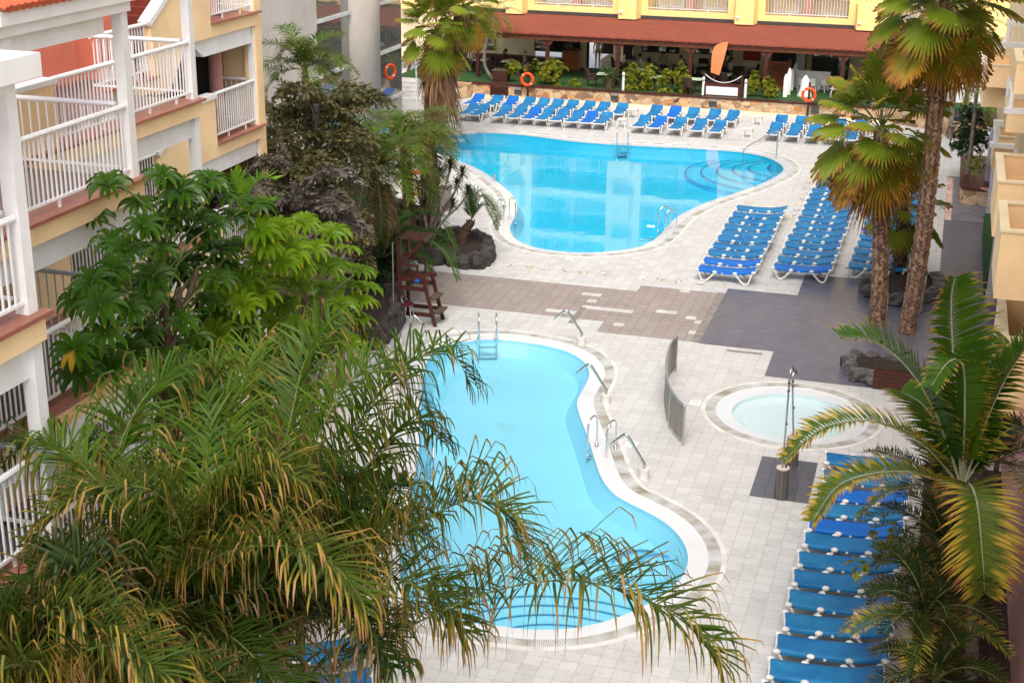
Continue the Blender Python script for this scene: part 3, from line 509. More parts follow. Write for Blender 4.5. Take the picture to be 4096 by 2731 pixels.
for z in (9.5, 6.85, 4.2, 1.55):
    pt = z+2.4
    bay(-8.9, 9.7, 12.58, z, pt, wing=(6.0, 9.0, 9.6))
    bay(-11.1, 15.45, 18.42, z, pt, wing=(12.7, 13.4, 15.35))
    bay(-13.2, 21.62, 24.12, z+.05, pt+.05, wing=(17.0, 19.55, 21.4))
    # stair flight behind: ledge, rail, rising solid parapet, then the raised last bay
    X = -15.42; zc = z+.77
    bx('ledge', LB, M['brownledge'], X-.3, X+.06, 24.1, 26.4, z-.05, z); bx('fascia_band', LB, M['yellow'], X-.3, X, 24.1, 26.3, z-.32, z-.05)
    railing('railing', LB, (X-.1, 24.2), (X-.1, 26.25), z)
    mb = MB(); mb.prismX([(26.3, z-.4), (26.9, z-.4), (27.6, zc-.45), (28.1, zc-.32), (28.83, zc-.32), (28.83, zc+1.0), (27.55, zc+1.0), (26.3, z+1.0)], X-.2, X-.02); mb.build('stair_parapet', M['yellow'], LB)
    mb = MB(); mb.prismX([(26.25, z+1.0), (27.55, zc+1.0), (28.86, zc+1.0), (28.86, zc+1.1), (27.5, zc+1.1), (26.2, z+1.1)], X-.25, X+.02); mb.build('parapet_cap', M['white'], LB)
    mb = MB()
    for k in range(10): mb.box(X-1.7, X-.3, 26.4+.24*k, 26.64+.24*k, z-.3+.16*k, z+.16*k)
    mb.build('stairs', stairred, LB)
    bay(X-.03, 28.83, 31.16, zc, zc+2.35, left_post=False)
    mb = MB(); mb.prismX([(28.0, zc-.32), (28.6, zc-.72), (30.9, zc-.72), (30.9, zc-.32)], X-.45, X-.12); mb.build('beam', M['white'], LB)
    mb = MB(); cyy = atX(*R1(1525, 890), X-.75).y; mb.lathe((X-.75, cyy, zc), [(.19, 0), (.19, .12), (.165, .13), (.165, 2.3)], 16); mb.build('round_column', M['pink'], LB)
    bx('wall', LB, M['yellow'], X-.35, X-.05, 31.0, 31.16, zc, zc+2.4)
    railing('railing', LB, (X-2.4, 29.1), (X-2.4, 31.0), zc)
    # gallery floors and back walls
    bx('gallery_floor', LB, M['floor'] if z < 9 else M['floor2'], -16.6, -13.3, 9, 24.05, z-.31, z-.035); bx('gallery_floor', LB, M['floor'], -16.6, -15.6, 24.05, 26.5, z-.31, z-.035); bx('gallery_floor', LB, M['floor'], -19.5, -15.5, 26.5, 31.1, zc-.3, zc-.05)
    bx('gallery_floor', LB, M['floor'], -13.6, -9.2, 4, 12.5, z-.31, z-.04); bx('gallery_floor', LB, M['floor'], -13.6, -11.3, 12.6, 18.3, z-.31, z-.04)
    wc = M['coral'] if z > 9 else M['cream']
    bx('wall', LB, wc, -16.6, -16.2, 8, 24.75, z-.03, z+2.35); bx('wall', LB, M['orange'] if z > 9 else M['cream'], -17.0, -16.85, 24.75, 25.6, z-.03, z+2.35)
    bx('wall', LB, wc, -17.0, -16.2, 25.6, 26.3, z-.03, z+2.6); bx('stair_wall', LB, stairred if z < 9 else M['coral'], -17.4, -17.2, 26.3, 28.8, z-.03, z+2.6); bx('wall', LB, M['dark'], -19.6, -19.3, 24, 31.1, z-.4, z+3.1); bx('inner_shade_wall', LB, M['dark'], -19.3, -16.4, 30.95, 31.12, zc-.05, zc+2.4)  # dark inner wall added: the bay's interior shadow is put into its colour
    bx('skirting', LB, M['brownledge'], -16.21, -16.17, 8, 24.75, z-.03, z+.12)
    bx('wall', LB, wc, -13.9, -13.6, 4, 12.4, z-.03, z+2.35)
bx('end_wall', LB, M['yellow'], -19.6, -15.5, 31.16, 31.4, 0, 14.5); 
bx('ground_wall', LB, M['cream'], -13.4, -12.9, 4, 21, 0, 1.2); bx('ground_wall', LB, M['cream'], -15.8, -15.4, 21, 31.1, 0, 1.2)
# roofs of the near bays: white beams and a tiled slope
bx('roof_beam', LB, M['white'], [(-11.5, -11.02, 15.3, 18.5, 12.03, 12.2), (-11.5, -11.1, 15.3, 18.4, 11.88, 12.03), (-11.6, -11.24, 15.3, 17.9, 11.62, 11.88), (-13.6, -13.1, 21.5, 24.3, 12.05, 12.3)])
mb = MB(); n = 44
for k in range(n):      # rolled tiles: half pipes running up the slope
    y = 15.35+3.2*k/n
    path = [(-10.95, y, 12.24), (-11.9, y, 12.60), (-12.9, y, 12.97)]
    mb.tube(path, .055 if k % 2 else .04, 6)
mb.build('tiled_roof', M['rooft'], LB)
c = atX(*R1(278, 530), -8.75)
bx('cornice', LB, M['white'], [(-11, -8.72, 6, c.y, c.z, c.z+.24), (-11, -8.95, 6, c.y-.25, c.z-.14, c.z)]); bx('upper_wall', LB, M['yellow'], -11, -9.3, 6, c.y-.5, c.z+.24, c.z+3)

# ================================================================== GREY STAIR TOWER WITH GLASS
TW = thing('stair_tower', 'grey rendered stair tower with tall mirrored windows behind the left palms', 'tower'); X = -26.5
bx('wall', TW, M['conc'], -32, X, 50, 59.1, 0, 13); 
mb = MB(); mb.lathe((X-.75, 64.35, 0), [(1.5, 0), (1.5, 13)], 28); mb.build('round_column', M['conc'], TW, smooth=True)
for (y0, y1, zs) in ((59.1, 62.9, (3.75, 6.15, 8.6)), (66.0, 69.7, (1.35, 3.75, 6.15, 8.6))):
    zz = [0.0]+list(zs)+[11]
    for a, b in zip(zz, zz[1:]):
        p = bx('window_pane', TW, M['towerglass'], X-.3, X-.12, y0, y1, a+.04, b-.04)
    for a in zs: bx('window_sill', TW, M['curb'], X-.3, X+.02, y0, y1, a-.07, a+.07)
bx('core', TW, M['conc'], -32, X-.35, 59.1, 69.8, 0, 13)

# ================================================================== RIGHT BUILDING (edge on, balconies sticking out)
RBD = thing('yellow_apartment_building', 'yellow building with boxy balconies along the right edge of the photo', 'building')
bx('wall', RBD, M['pink'], 2.3, 6, 12, 44, 0, 2.9); bx('wall', RBD, M['yellow'], 2.35, 6, 12, 66, 2.9, 18)
bx('wall', RBD, M['pink'], 2.55, 6, 44, 66, 0, 2.9)
def pbox(X, tl, bl, ylen, X1=2.4):   # a parapet balcony: outer corner measured in the photo
    a = atX(*tl, X); b = atX(*bl, X); z0, z1, y = min(a.z, b.z), max(a.z, b.z), a.y; y1 = y+ylen
    mb = MB(); mb.box(X, X1, y, y+.13, z0, z1); mb.box(X, X+.13, y+.13, y1-.13, z0, z1); mb.box(X, X1, y1-.13, y1, z0, z1); mb.box(X+.13, X1, y+.13, y1-.13, z0, z0+.2)
    mb.build('balcony', M['yellow'], RBD)
    mb = MB(); mb.box(X-.03, X1, y-.03, y+.16, z1, z1+.05); mb.box(X-.03, X+.16, y+.16, y1-.16, z1, z1+.05); mb.box(X-.03, X1, y1-.16, y1+.03, z1, z1+.05); mb.build('balcony_cap', M['cream'], RBD)
pbox(1.45, RB(1245, 675), RB(1203, 1028), 3.2); pbox(1.45, RB(1265, 985), RB(1210, 1370), 2.6); pbox(1.45, RB(1150, 62), RB(1135, 245), 3.0); pbox(1.45, RB(1168, -60), RB(1150, 40), 3.0)
pbox(1.75, RB(1300, 240), RB(1295, 450), 2.4); pbox(1.75, RB(1225, 392), RB(1203, 660), 2.0); pbox(1.6, RB(1362, -80), RB(1350, 205), 2.0); pbox(1.72, R7(2200, 560), R7(2110, 1290), 3)
for (a, b) in ((RB(1315, 20), RB(1288, 270)), (RB(1360, 460), RB(1345, 620)), (RB(1255, 1400), RB(1222, 1568))):
    p = atX(*a, 2.2); q = atX(*b, 2.2); mb = MB(); mb.tube([(2.2, p.y, p.z), (2.2, p.y, q.z)], .07, 10); mb.build('downpipe', M['white'], RBD)
for c in (RB(1245, 300), R5b(2270, 150), R5b(2190, 830), RB(1350, 60)):
    p = atX(*c, 1.8); mb = MB(); mb.box(1.65, 2.4, p.y-.1, p.y+.1, p.z-.1, p.z+.08); mb.tube([(1.75, p.y-.2, p.z), (1.75, p.y-.25, p.z-.6)], .06, 8); mb.box(1.6, 2.3, p.y-.35, p.y-.12, p.z-.72, p.z-.58); mb.build('white_bracket', M['white'], RBD)
for yy in (47.2, 56, 62): mb = MB(); mb.lathe((2.22, yy, 0), [(.2, 0), (.2, .35), (.17, .36), (.17, 2.9)], 14); mb.build('round_column', M['lilac'], RBD)
bx('door', RBD, M['orwood'], 2.28, 2.36, 58.5, 59.5, 0, 2.1)
hg = MB(); hg.box(2.0, 2.3, 47.6, 55.5, 0, .9); tag(hg.build('clipped_hedge', M['turf']), 'low clipped green hedge at the foot of the right building', 'hedge')

# ================================================================== FAR BUILDING, RESTAURANT TERRACE
TZ = .78
FB = thing('hotel_building', 'bright yellow hotel block with white railed balconies above the red pergola roof', 'building')
FY = 84.2
bays = [(-32.15, -30.85), (-25.4, -24.1), (-18.6, -17.25), (-11.85, -10.5), (-5.1, -3.75), (1.6, 3)]
for k, zf in enumerate((4.33, 7.03, 9.73, 12.43, 15.1)):
    bx('facade_band', FB, M['yellow2'], -34, 3, FY, FY+.3, zf-.32, zf)
    bx('balcony_floor', FB, M['sand'], -34, 3, FY+.3, FY+2.2, zf-.3, zf-.02)
    bx('back_wall', FB, M['cream'], -34, 3, FY+2.2, FY+2.5, zf-.02, zf+2.4)
    for (a, b) in zip(bays, bays[1:]):
        x0 = a[1]+.38; x1 = b[0]-.38
        if k < 4: railing('railing', FB, (x0, FY+.12), (x1, FY+.12), zf, 1.05, .16, rr=.035)
        xm = (x0+x1)/2
        bx('pillar', FB, M['pink'], xm-.2, xm+.2, FY+.9, FY+1.3, zf-.02, zf+2.4)
        for (u, v) in ((x0+.2, xm-.6), (xm+.6, x1-.2)):
            dd = bx('balcony_door', FB, M['white'], u, v, FY+2.1, FY+2.2, zf-.02, zf+2.15)
            bx('pane', dd, M['pane'], [(u+.1+(v-u-.2)/2*j+.04, u+.1+(v-u-.2)/2*(j+1)-.04, FY+2.06, FY+2.1, zf+.9, zf+2.0) for j in (0, 1)])
            bx('curtain', dd, M['cream'], [(u+.1+(v-u-.2)/2*j+.04, u+.1+(v-u-.2)/2*(j+1)-.04, FY+2.07, FY+2.1, zf+.1, zf+.86) for j in (0, 1)])
for (a, b) in bays:
    bx('facade_pier', FB, M['yellow2'], a-.38, b+.38, FY-.002, FY+2.2, 4.33-.32, 18)
    for zf in (4.0, 6.7, 9.4, 12.1): mb = MB(); mb.prism([(a, FY), (a+.15, FY-.75), (b-.15, FY-.75), (b, FY)], zf-.15, zf+1.25 if zf < 12 else zf+3); mb.build('bay_parapet', M['yellow2'], FB)
    mb = MB(); mb.box((a+b)/2-.45, (a+b)/2-.3, FY-.86, FY-.75, 4.2, 4.32); mb.build('wall_lamp', M['white'], FB)
bx('dark_flashing', FB, M['dkgrey'], -30, 3, FY-.06, FY, 3.84, 4.02)
# ground floor wall with openings
gw = MB(); gw.box(-33, -24.9, FY+.1, FY+.4, TZ, 4.0); gw.box(-23.7, -20.9, FY+.1, FY+.4, 3.2, 4.0); gw.box(-24.9, -23.7, FY+.1, FY+.4, TZ, 4); gw.box(-20.9, -20.4, FY+.1, FY+.4, TZ, 4)
gw.box(-20.4, -17.7, FY+.1, FY+.4, 3.3, 4.0); gw.box(-17.7, 3, FY+.1, FY+.4, TZ, 4.0); gw.build('ground_wall', M['cream'], FB)
for (x0, x1, z0, z1) in ((-28.5, -26.2, 1.6, 3.2), (-23.6, -20.95, 1.7, 3.1), (-17.05, -15.0, 2.0, 2.62), (-13.95, -11.9, 2.05, 2.6), (-7.2, -5.3, 1.0, 2.9), (-3.5, -1.8, 1.6, 2.6)):
    f = bx('window_frame', FB, M['darkwood'], x0-.08, x1+.08, FY+.04, FY+.1, z0-.08, z1+.08); bx('pane', f, M['pane'], x0, x1, FY+.02, FY+.04, z0, z1)
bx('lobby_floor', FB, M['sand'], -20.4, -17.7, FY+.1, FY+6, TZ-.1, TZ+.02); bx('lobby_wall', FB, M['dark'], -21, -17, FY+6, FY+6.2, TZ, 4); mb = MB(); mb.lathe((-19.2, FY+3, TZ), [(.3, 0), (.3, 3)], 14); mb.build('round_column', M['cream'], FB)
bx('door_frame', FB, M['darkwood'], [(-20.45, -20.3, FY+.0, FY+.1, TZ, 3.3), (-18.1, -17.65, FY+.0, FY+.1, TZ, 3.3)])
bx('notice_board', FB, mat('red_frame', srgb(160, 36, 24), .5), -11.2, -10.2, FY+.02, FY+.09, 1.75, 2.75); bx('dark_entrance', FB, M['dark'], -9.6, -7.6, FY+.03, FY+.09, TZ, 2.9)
bx('bench_wall', FB, M['darkwood'], -28, -20.8, FY-.5, FY+.0, TZ, 1.35)
# terrace and stone wall
sheet('terrace', [(-30, 77.35), (6, 77.35), (6, FY+.2), (-30, FY+.2)], TZ, M['turf'])
SW = thing('stone_wall', 'flagstone retaining wall with dark coping behind the far loungers', 'wall')
bx('wall_face', SW, M['stone'], -25.2, -3.0, 77.0, 77.35, 0, .72); bx('coping', SW, M['darkwood'], -25.25, -3.0, 76.95, 77.42, .72, .79)
bx('skirting', SW, M['cream'], -25.2, -3, 76.94, 77.0, 0, .16)
mb = MB(); cur = [( -3.0, 77.0), (-1.6, 76.7), (-.3, 75.9), (.2, 74.8), (1.0, 74.2), (2.2, 74.0), (2.2, 74.4), (1.1, 74.6), (.6, 75.1), (.1, 76.2), (-1.4, 77.1), (-3.0, 77.4)]; mb.prism(cur, 0, .72); mb.build('curved_wall', M['stone'], SW)
mb = MB(); mb.prism([(-27.2, 77.2), (-26.8, 76.3), (-25.9, 76.0), (-25.3, 76.3), (-25.2, 77.4), (-26.4, 78)], 0, .74); mb.build('rounded_planter', M['stone'], SW)
for c in ((1195, 830), (2035, 880), (370, 780)): p = atY(*R4(*c), 77); l_ = bx('niche_lamp', SW, M['dkgrey'], p.x-.2, p.x+.2, 76.93, 77.0, p.z-.2, p.z+.22); bx('lamp_hood', l_, M['grey'], p.x-.2, p.x+.2, 76.88, 76.93, p.z+.08, p.z+.22)
p = atY(*R5b(945, 740), 77); bx('niche_lamp', SW, M['dkgrey'], p.x-.2, p.x+.2, 76.93, 77.0, p.z-.2, p.z+.22)
p = atY(*R4(212, 775), 77); mb = MB(); mb.box(p.x-.55, p.x+.5, 76.95, 77.0, .0, .68)
for k in range(9): mb.box(p.x-.5, p.x+.45, 76.92, 76.95, .06+.065*k, .09+.065*k)
mb.build('vent_grille', M['darkwood'], SW)
st = MB()
for k in range(5): st.box(-30.5, -27.0, 74.4+.45*k, 77.4, .15*k, .15*(k+1))
tag(st.build('stone_steps', M['curb']), 'pale stone steps rising to the terrace beside the tower', 'steps')
PG = thing('pergola', 'long red shingled pergola roof on brown timber posts along the terrace', 'pergola')
mb = MB(); x0, x1 = -27.0, .3
mb.v = []; a = [(78.75, 3.44), (84.13, 3.82), (84.13, 3.72), (78.75, 3.36)]; mb.prismX(a, x0, x1); mb.build('roof', M['shingle'], PG)
bx('eave_beam', PG, M['wood'], x0, x1, 78.92, 79.1, 3.06, 3.36)
mb = MB()
for k in range(46): x = x0+.2+.6*k; mb.bar((x, 78.80, 3.30), (x, 80.3, 3.42), .09, .10)
mb.build('rafters', M['wood'], PG)
for px in (-25.55, -21.47, -17.41, -13.36, -9.25, -5.2, -1.2):
    p = bx('post', PG, M['darkwood'], px-.1, px+.1, 79.0, 79.2, TZ, 3.08); mb = MB(); mb.prism([(px-.4, 3.06), (px-.1, 2.74), (px+.1, 2.74), (px+.4, 3.06)], 79.02, 79.18)
    for k in range(len(mb.v)): x, y, z = mb.v[k]; mb.v[k] = (x, z, y)
    mb.build('bracket', M['wood'], p)
bx('ceiling', PG, M['cream'], x0, x1, 79.7, 84.1, 3.35, 3.40)
WB = thing('white_building', 'white building with dark strip windows glimpsed behind the right fan palms', 'building')
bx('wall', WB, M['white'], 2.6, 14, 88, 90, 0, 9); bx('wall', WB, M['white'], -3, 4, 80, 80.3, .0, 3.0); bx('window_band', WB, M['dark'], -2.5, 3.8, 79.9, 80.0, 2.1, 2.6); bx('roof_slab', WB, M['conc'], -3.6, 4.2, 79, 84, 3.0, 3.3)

# ================================================================== SUN LOUNGERS
def lounger_proto(name, slm, head):
    root = thing(name, 'blue sun lounger', 'sun lounger', group='sun loungers')
    prof = [(-.97, .375), (-.93, .40), (-.7, .385), (-.2, .375), (.2, .385), (.42, .40), (.7, .40+head*.45), (.95, .41+head), (.99, .405+head)]
    mb = MB(); pp = path_s([V(x, 0, z) for x, z in prof], 3); ys = (-.292, -.298, -.27, -.14, 0, .14, .27, .298, .292); zs = (-.095, -.035, .0, -.012, -.022, -.012, 0, -.035, -.095)
    i0 = 0; n = len(ys)
    for p in pp:
        for y, dz in zip(ys, zs): mb.vert((p.x, y, p.z+dz+.01))
    for k in range(len(pp)-1):
        for j in range(n-1): mb.face((k*n+j, (k+1)*n+j, (k+1)*n+j+1, k*n+j+1))
    mb.build('sling', slm, root, smooth=True)
    fr = MB()
    for sy in (-1, 1): fr.tube([(x, sy*.26, z-.05) for x, z in prof], .022, 8)
    fr.bar((-.97, -.31, .35), (-.97, .31, .35), .05, .055); fr.bar((.985, -.31, .375+head), (.985, .31, .375+head), .05, .055); fr.bar((-.1, -.33, .32), (-.1, .33, .32), .05, .04)
    fr.build('frame', M['plastic'], root)
    for sy in (-1, 1):
        for (xa, xb, za, zb) in ((-.99, -.33, .37, .35), (.30, .97, .36, .36+head*.9)):
            lg = MB(); xm = (xa+xb)/2-(.03 if xa < 0 else -.06); y = sy*.32
            lg.tube(path_s([(xa+.02, y, za), (xa+.10, y*1.01, za-.09), (xm-.09, y*1.03, .06), (xm, y*1.03, .028), (xm+.09, y*1.03, .06), (xb-.08, y*1.01, zb-.09), (xb-.02, y, zb)], 4), .031, 8)
            for (xx, zz) in ((xa+.03, za), (xb-.02, zb)): lg.ball((xx, y*.985, zz+.005), .07, 10, 6, (1.15, .85, .75))
            lg.build('leg', M['plastic'], root, smooth=True)
    return root
LP = dict(flat=lounger_proto('sun_lounger', M['sling'], .10), bright=lounger_proto('sun_lounger', M['slingnew'], .10), up=lounger_proto('sun_lounger', M['sling'], .20), brightup=lounger_proto('sun_lounger', M['slingnew'], .20))
LU = set()
def lounger(kind, x, y, rz, label):
    f = kind not in LU; LU.add(kind)
    put(LP[kind], f, (x+rng.uniform(-.03, .03), y+rng.uniform(-.03, .03), rng.uniform(0, .006)), rz+R(rng.uniform(-2.2, 2.2)), label)
# columns beside the large pool: long axis along X, raised end to the right
colL = [46.82, 47.82, 48.88, 49.77, 50.77, 51.58, 52.54, 53.46, 54.42, 55.44]
for k, y in enumerate(colL): lounger('bright' if k in (0, 1) else 'flat', -7.3+1.0, y, 0, 'blue sun lounger, %s from the front in the left column by the large pool' % ORD[k])
colM = [47.87+.95*k for k in range(21)]
for k, y in enumerate(colM): lounger('bright' if k in (0, 17, 20) else 'flat', -4.9+.013*k+1.0, y, 0, 'blue sun lounger, %s from the front in the long middle column' % ORD[k])
for k in range(17): lounger('bright' if k in (5, 11) else 'flat', -2.47+.022*k+1.0, 48.8+.95*k, 0, 'blue sun lounger, %s from the front in the column behind the palm trunks' % ORD[k])
nearY = [32.63, 31.63, 30.65, 29.86, 28.99, 28.22, 27.40, 26.55, 25.69, 24.82, 23.93, 23.10, 22.33, 21.5]
for k, y in enumerate(nearY): lounger('bright' if k in (2, 4) else 'flat', -1.73-.013*k+1.0, y-.33, R(5) if k else R(3), 'blue sun lounger, %s from the round pool in the near right row' % ORD[k])
# far rows: long axis along Y, raised end away from the pool
fx = [-23.4, -22.85] + [-21.6, -20.82, -20.05, -19.3, -18.55, -17.75, -17.0, -16.3]
for k, x in enumerate(fx): lounger('brightup' if k in (4, 8) else 'up', x, 70.95, R(90), 'blue sun lounger, %s from left in the front row of the far left block' % ORD[k])
fb = [-24.3, -23.2, -22.3, -21.4, -20.6, -19.8, -19.0, -18.1, -17.3, -16.3]
for k, x in enumerate(fb): lounger('brightup' if k in (0, 2) else 'up', x+.25, 73.75, R(90), 'blue sun lounger, %s from left in the back row of the far left block' % ORD[k])
for k, x in enumerate((-14.35, -13.5, -12.5, -11.43, -10.47)): lounger('brightup' if k == 1 else 'up', x+.05, 70.85, R(90), 'blue sun lounger, %s from left in the front row of the far central block' % ORD[k])
for k, x in enumerate((-14.4, -13.4, -12.45, -11.37, -10.4)): lounger('brightup' if k == 1 else 'up', x+.2, 73.8, R(90), 'blue sun lounger, %s from left in the back row of the far central block' % ORD[k])
for k, x in enumerate((-7.75, -6.8, -5.85, -4.92, -4.08)): lounger('up', x+.05, 71.2, R(90), 'blue sun lounger, %s from left in the front row of the far right block' % ORD[k])
for k, x in enumerate((-7.85, -6.87, -5.95, -4.95, -3.9)): lounger('up', x+.2, 73.3, R(90), 'blue sun lounger, %s from left in the back row of the far right block' % ORD[k])
lounger('flat', -9.75, 20.75, R(26), 'blue sun lounger in the bottom left, half hidden under drooping palm fronds'); lounger('flat', -9.3, 19.75, R(20), 'blue sun lounger cut off by the bottom edge under the palm fronds')
for k in range(4): lounger('flat', -25.2, 63.0+.95*k, R(15), 'blue sun lounger beside the glass tower, %s from the front' % ORD[k])

# side tables
def side_table():
    r = thing('side_table', '', 'side table', group='white side tables among the far loungers'); mb = MB(); mb.box(-.23, .23, -.23, .23, .40, .435); mb.box(-.21, .21, -.21, .21, .36, .40); mb.build('table_top', M['plastic'], r)
    for sx in (-1, 1):
        for sy in (-1, 1): bx('leg', r, M['plastic'], sx*.2-.025, sx*.2+.025, sy*.2-.025, sy*.2+.025, 0, .37)
    return r
t0 = side_table()
for k, (c, lb) in enumerate((((-15.38, 74.1), 'small white square side table left of the far central loungers, nearer the wall'), ((-15.36, 71.35), 'small white square side table left of the far central loungers, nearer the pool'), ((-8.97, 71.0), 'small white square side table near the pool between the central and right far loungers'), ((-8.93, 74.4), 'small white square side table by the wall between the central and right far loungers'))):
    put(t0, k == 0, (*c, 0), R(rng.uniform(-6, 6)), lb)

# ================================================================== POOL FITTINGS
def ladder():
    r = thing('pool_ladder', '', 'pool ladder', group='steel pool ladders')
    for sy in (-1, 1):
        mb = MB(); y = sy*.26; p = [(.42, y, 0), (.42, y, .55)]+[(.17+.25*math.cos(a), y, .6+.25*math.sin(a)) for a in [math.pi*k/8 for k in range(1, 8)]]+[(-.08, y, .55), (-.08, y, -.75)]
        mb.tube(p, .024, 10); mb.lathe((.42, y, 0), [(.05, 0), (.05, .02), (.03, .03)], 10); mb.build('handrail', M['chrome'], r, smooth=True)
    for z in (-.12, -.4, -.68): bx('step', r, M['chrome'], -.12, .0, -.25, .25, z-.015, z+.015)
    return r
def dirang(a, b): d = b-a; return math.atan2(d.y, d.x)
ld = ladder(); k = 0
for (w_a, w_b, d_a, d_b, lb) in (
    (RM(700, 322), RM(823, 322), RM(695, 262), RM(812, 252), 'steel ladder at the far tip of the near curved pool'),
    (RM(1437, 1040), RM(1462, 1090), RM(1540, 960), RM(1566, 1014), 'steel ladder on the right side of the near curved pool'),
    (RM(345, 1090), RM(350, 1020), RM(235, 1080), RM(245, 1010), 'steel ladder on the left side of the near pool, partly behind fronds'),
    (RS(1275, 600), RS(1288, 550), RS(1195, 553), RS(1208, 522), 'steel ladder at the left corner of the large pool near the small palm'),
    (R5(1388, 660), R5(1402, 640), R5(1450, 655), R5(1466, 632), 'steel ladder at the near right edge of the large pool'),
    (R5(1130, 175), R5(1190, 177), R5(1128, 140), R5(1192, 144), 'steel ladder in the middle of the far edge of the large pool')):
    wm = (at(*w_a)+at(*w_b))/2; dm = (at(*d_a)+at(*d_b))/2; a = dirang(wm, dm); d = (dm-wm).normalized()
    put(ld, k == 0, dm-d*.42, a, lb); k += 1
def spout():
    r = thing('water_spout', '', 'water spout', group='bent steel water spouts round the near pool')
    mb = MB(); mb.lathe((0, 0, 0), [(.13, 0), (.13, .24), (.12, .26)], 18); mb.build('pedestal', M['curb'], r, smooth=False)
    mb = MB(); p = path_s([(0, 0, .24), (0, 0, .34), (-.04, 0, .42), (-.40, 0, .93), (-.47, 0, 1.0), (-.55, 0, .985), (-.86, 0, .70)], 6); mb.tube(p, [.036]*(len(p)-4)+[.034, .03, .024, .016, .012], 10); mb.build('pipe', M['steel'], r, smooth=True)
    return r
sp = spout()
for k, (b, a, lb) in enumerate(((RM(1387, 300), 0, 'bent steel spout nearest the brown paving, right of the top of the near pool'), (RM(1550, 690), R(-6), 'bent steel spout at the waist of the near pool beside the curved railing'), (RM(1805, 1195), R(-10), 'bent steel spout just below the right ladder of the near pool'), (RM(158, 315), R(180), 'bent steel spout left of the near pool beside the bar stool'), (P_(862, 1095), R(185), 'bent steel spout left of the near pool, half hidden by palm fronds'))):
    put(sp, k == 0, at(*b), a, lb)
# curved railing
cr = thing('curved_railing', 'curved stainless steel screen railing between the near pool and the round pool', 'railing')
top = path_s([at(*RM(*c), 1.05) for c in ((2033, 245), (1985, 300), (1957, 420), (1972, 560), (2025, 655), (2083, 712))], 8)
mb = MB(); mb.tube(top, .028, 8); mb.build('handrail', M['steel'], cr, smooth=True)
mb = MB(); mb.tube([(p.x, p.y, .14) for p in top], .022, 8); mb.build('bottom_rail', M['steel'], cr, smooth=True)
mb = MB()
for i in range(1, len(top)):
    for h in (.33, .66, 1.0): p = top[i-1].lerp(top[i], h); mb.bar((p.x, p.y, .14), (p.x, p.y, 1.04), .034, .008, (1, 0, 0))
mb.build('slats', mat('dull_steel', (.30, .28, .25), .4, .15, 4, metal=.6), cr)
for i in (0, len(top)//3, 2*len(top)//3, len(top)-1): mb = MB(); mb.tube([(*top[i].xy, 0), (*top[i].xy, 1.05)], .028, 8); mb.build('post', M['steel'], cr)
# handrail into the big pool steps
hr = thing('steel_handrail', 'sloping steel handrail over the round steps of the large pool', 'handrail')
b0, b1 = at(*R5(1870, 258)), at(*R5(2065, 224)); mb = MB(); mb.tube(path_s([(b0.x, b0.y, -.1), (b0.x, b0.y, .55), (b0.x+.15, b0.y+.05, .8), b0.lerp(b1, .9)+V(0, 0, 1.25), (b1.x, b1.y, 1.2), (b1.x, b1.y, .9), (b1.x, b1.y, 0)], 6), .028, 8); mb.build('handrail', M['steel'], hr, smooth=True)
# shower posts
def shower(b, top, lb):
    r = thing('shower_post', lb, 'outdoor shower', b, group='outdoor showers on the dark tiled square'); mb = MB(); mb.lathe((0, 0, 0), [(.15, 0), (.15, .74)], 14); mb.build('tiled_column', tilecol, r)
    mb = MB(); mb.lathe((0, 0, .74), [(.152, 0), (.152, .03), (.01, .032)], 18); mb.build('cap', M['conc'], r)
    t = top-b; mb = MB(); mb.tube([(-.01, -.02, .75), (t.x, t.y, t.z-.15), (t.x+.01, t.y+.04, t.z-.05), (t.x+.03, t.y+.16, t.z)], .022, 8); mb.build('pipe', M['steel'], r, smooth=True)
    mb = MB(); mb.tube([(t.x+.03, t.y+.16, t.z), (t.x+.04, t.y+.22, t.z-.09)], [.02, .06], 10); mb.build('shower_head', M['steel'], r)
    mb = MB(); mb.box(.04, .09, -.02, .04, .76, .84); mb.lathe((.065, .01, .84), [(.03, 0), (.03, .03)], 8)
    for f in (.45, .78, .86): mb.ball((t.x*f, t.y*f, .75+(t.z-.75)*f), .035, 8, 6)
    mb.build('valve', M['dkgrey'], r)
tilecol = tile_mat('column_tile', (.085, .075, .07), (.11, .10, .09), (.03, .03, .03), size=.37, bw=.09, gap=.006, stain=.3)
sb = at(*P_(1793, 1143)); shower(sb, atY(*R7(880, 745), sb.y), 'outdoor shower post on a dark tiled column, the nearer of two')
sb = at(*P_(1818, 1068)); shower(sb, atY(*R7(896, 765), sb.y), 'outdoor shower post on a dark tiled column, the farther, behind a yellowed frond')
# lifeguard chair
LC = thing('lifeguard_chair', 'tall dark brown wooden lifeguard chair at the edge of the brown paving', 'lifeguard chair', (-15.0, 39.6, 0))
W = M['darkwood']; y0, y1 = -.36, .36
for y in (y0, y1):
    mb = MB(); mb.bar((.98, y, 0), (.62, y, 1.42), .09, .10); mb.build('leg', W, LC); mb = MB(); mb.bar((-.15, y, 0), (-.15, y, 2.62), .10, .10); mb.build('leg', W, LC)
    
    for a_, b_, z_ in ((-.15, .9, .35), (-.15, .75, 1.15), (-.2, .78, 1.42)): mb = MB(); mb.bar((a_, y, z_), (b_, y, z_), .07, .11); mb.build('side_rail', W, LC)
    mb = MB(); mb.bar((.42, y, 1.42), (.42, y, 1.88), .06, .06); mb.bar((-.15, y, 1.88), (.46, y, 1.88), .07, .05); mb.build('armrest', W, LC)
    mb = MB(); mb.bar((-.1, y, 1.9), (.62, y, 2.66), .06, .08); mb.build('canopy_brace', W, LC)
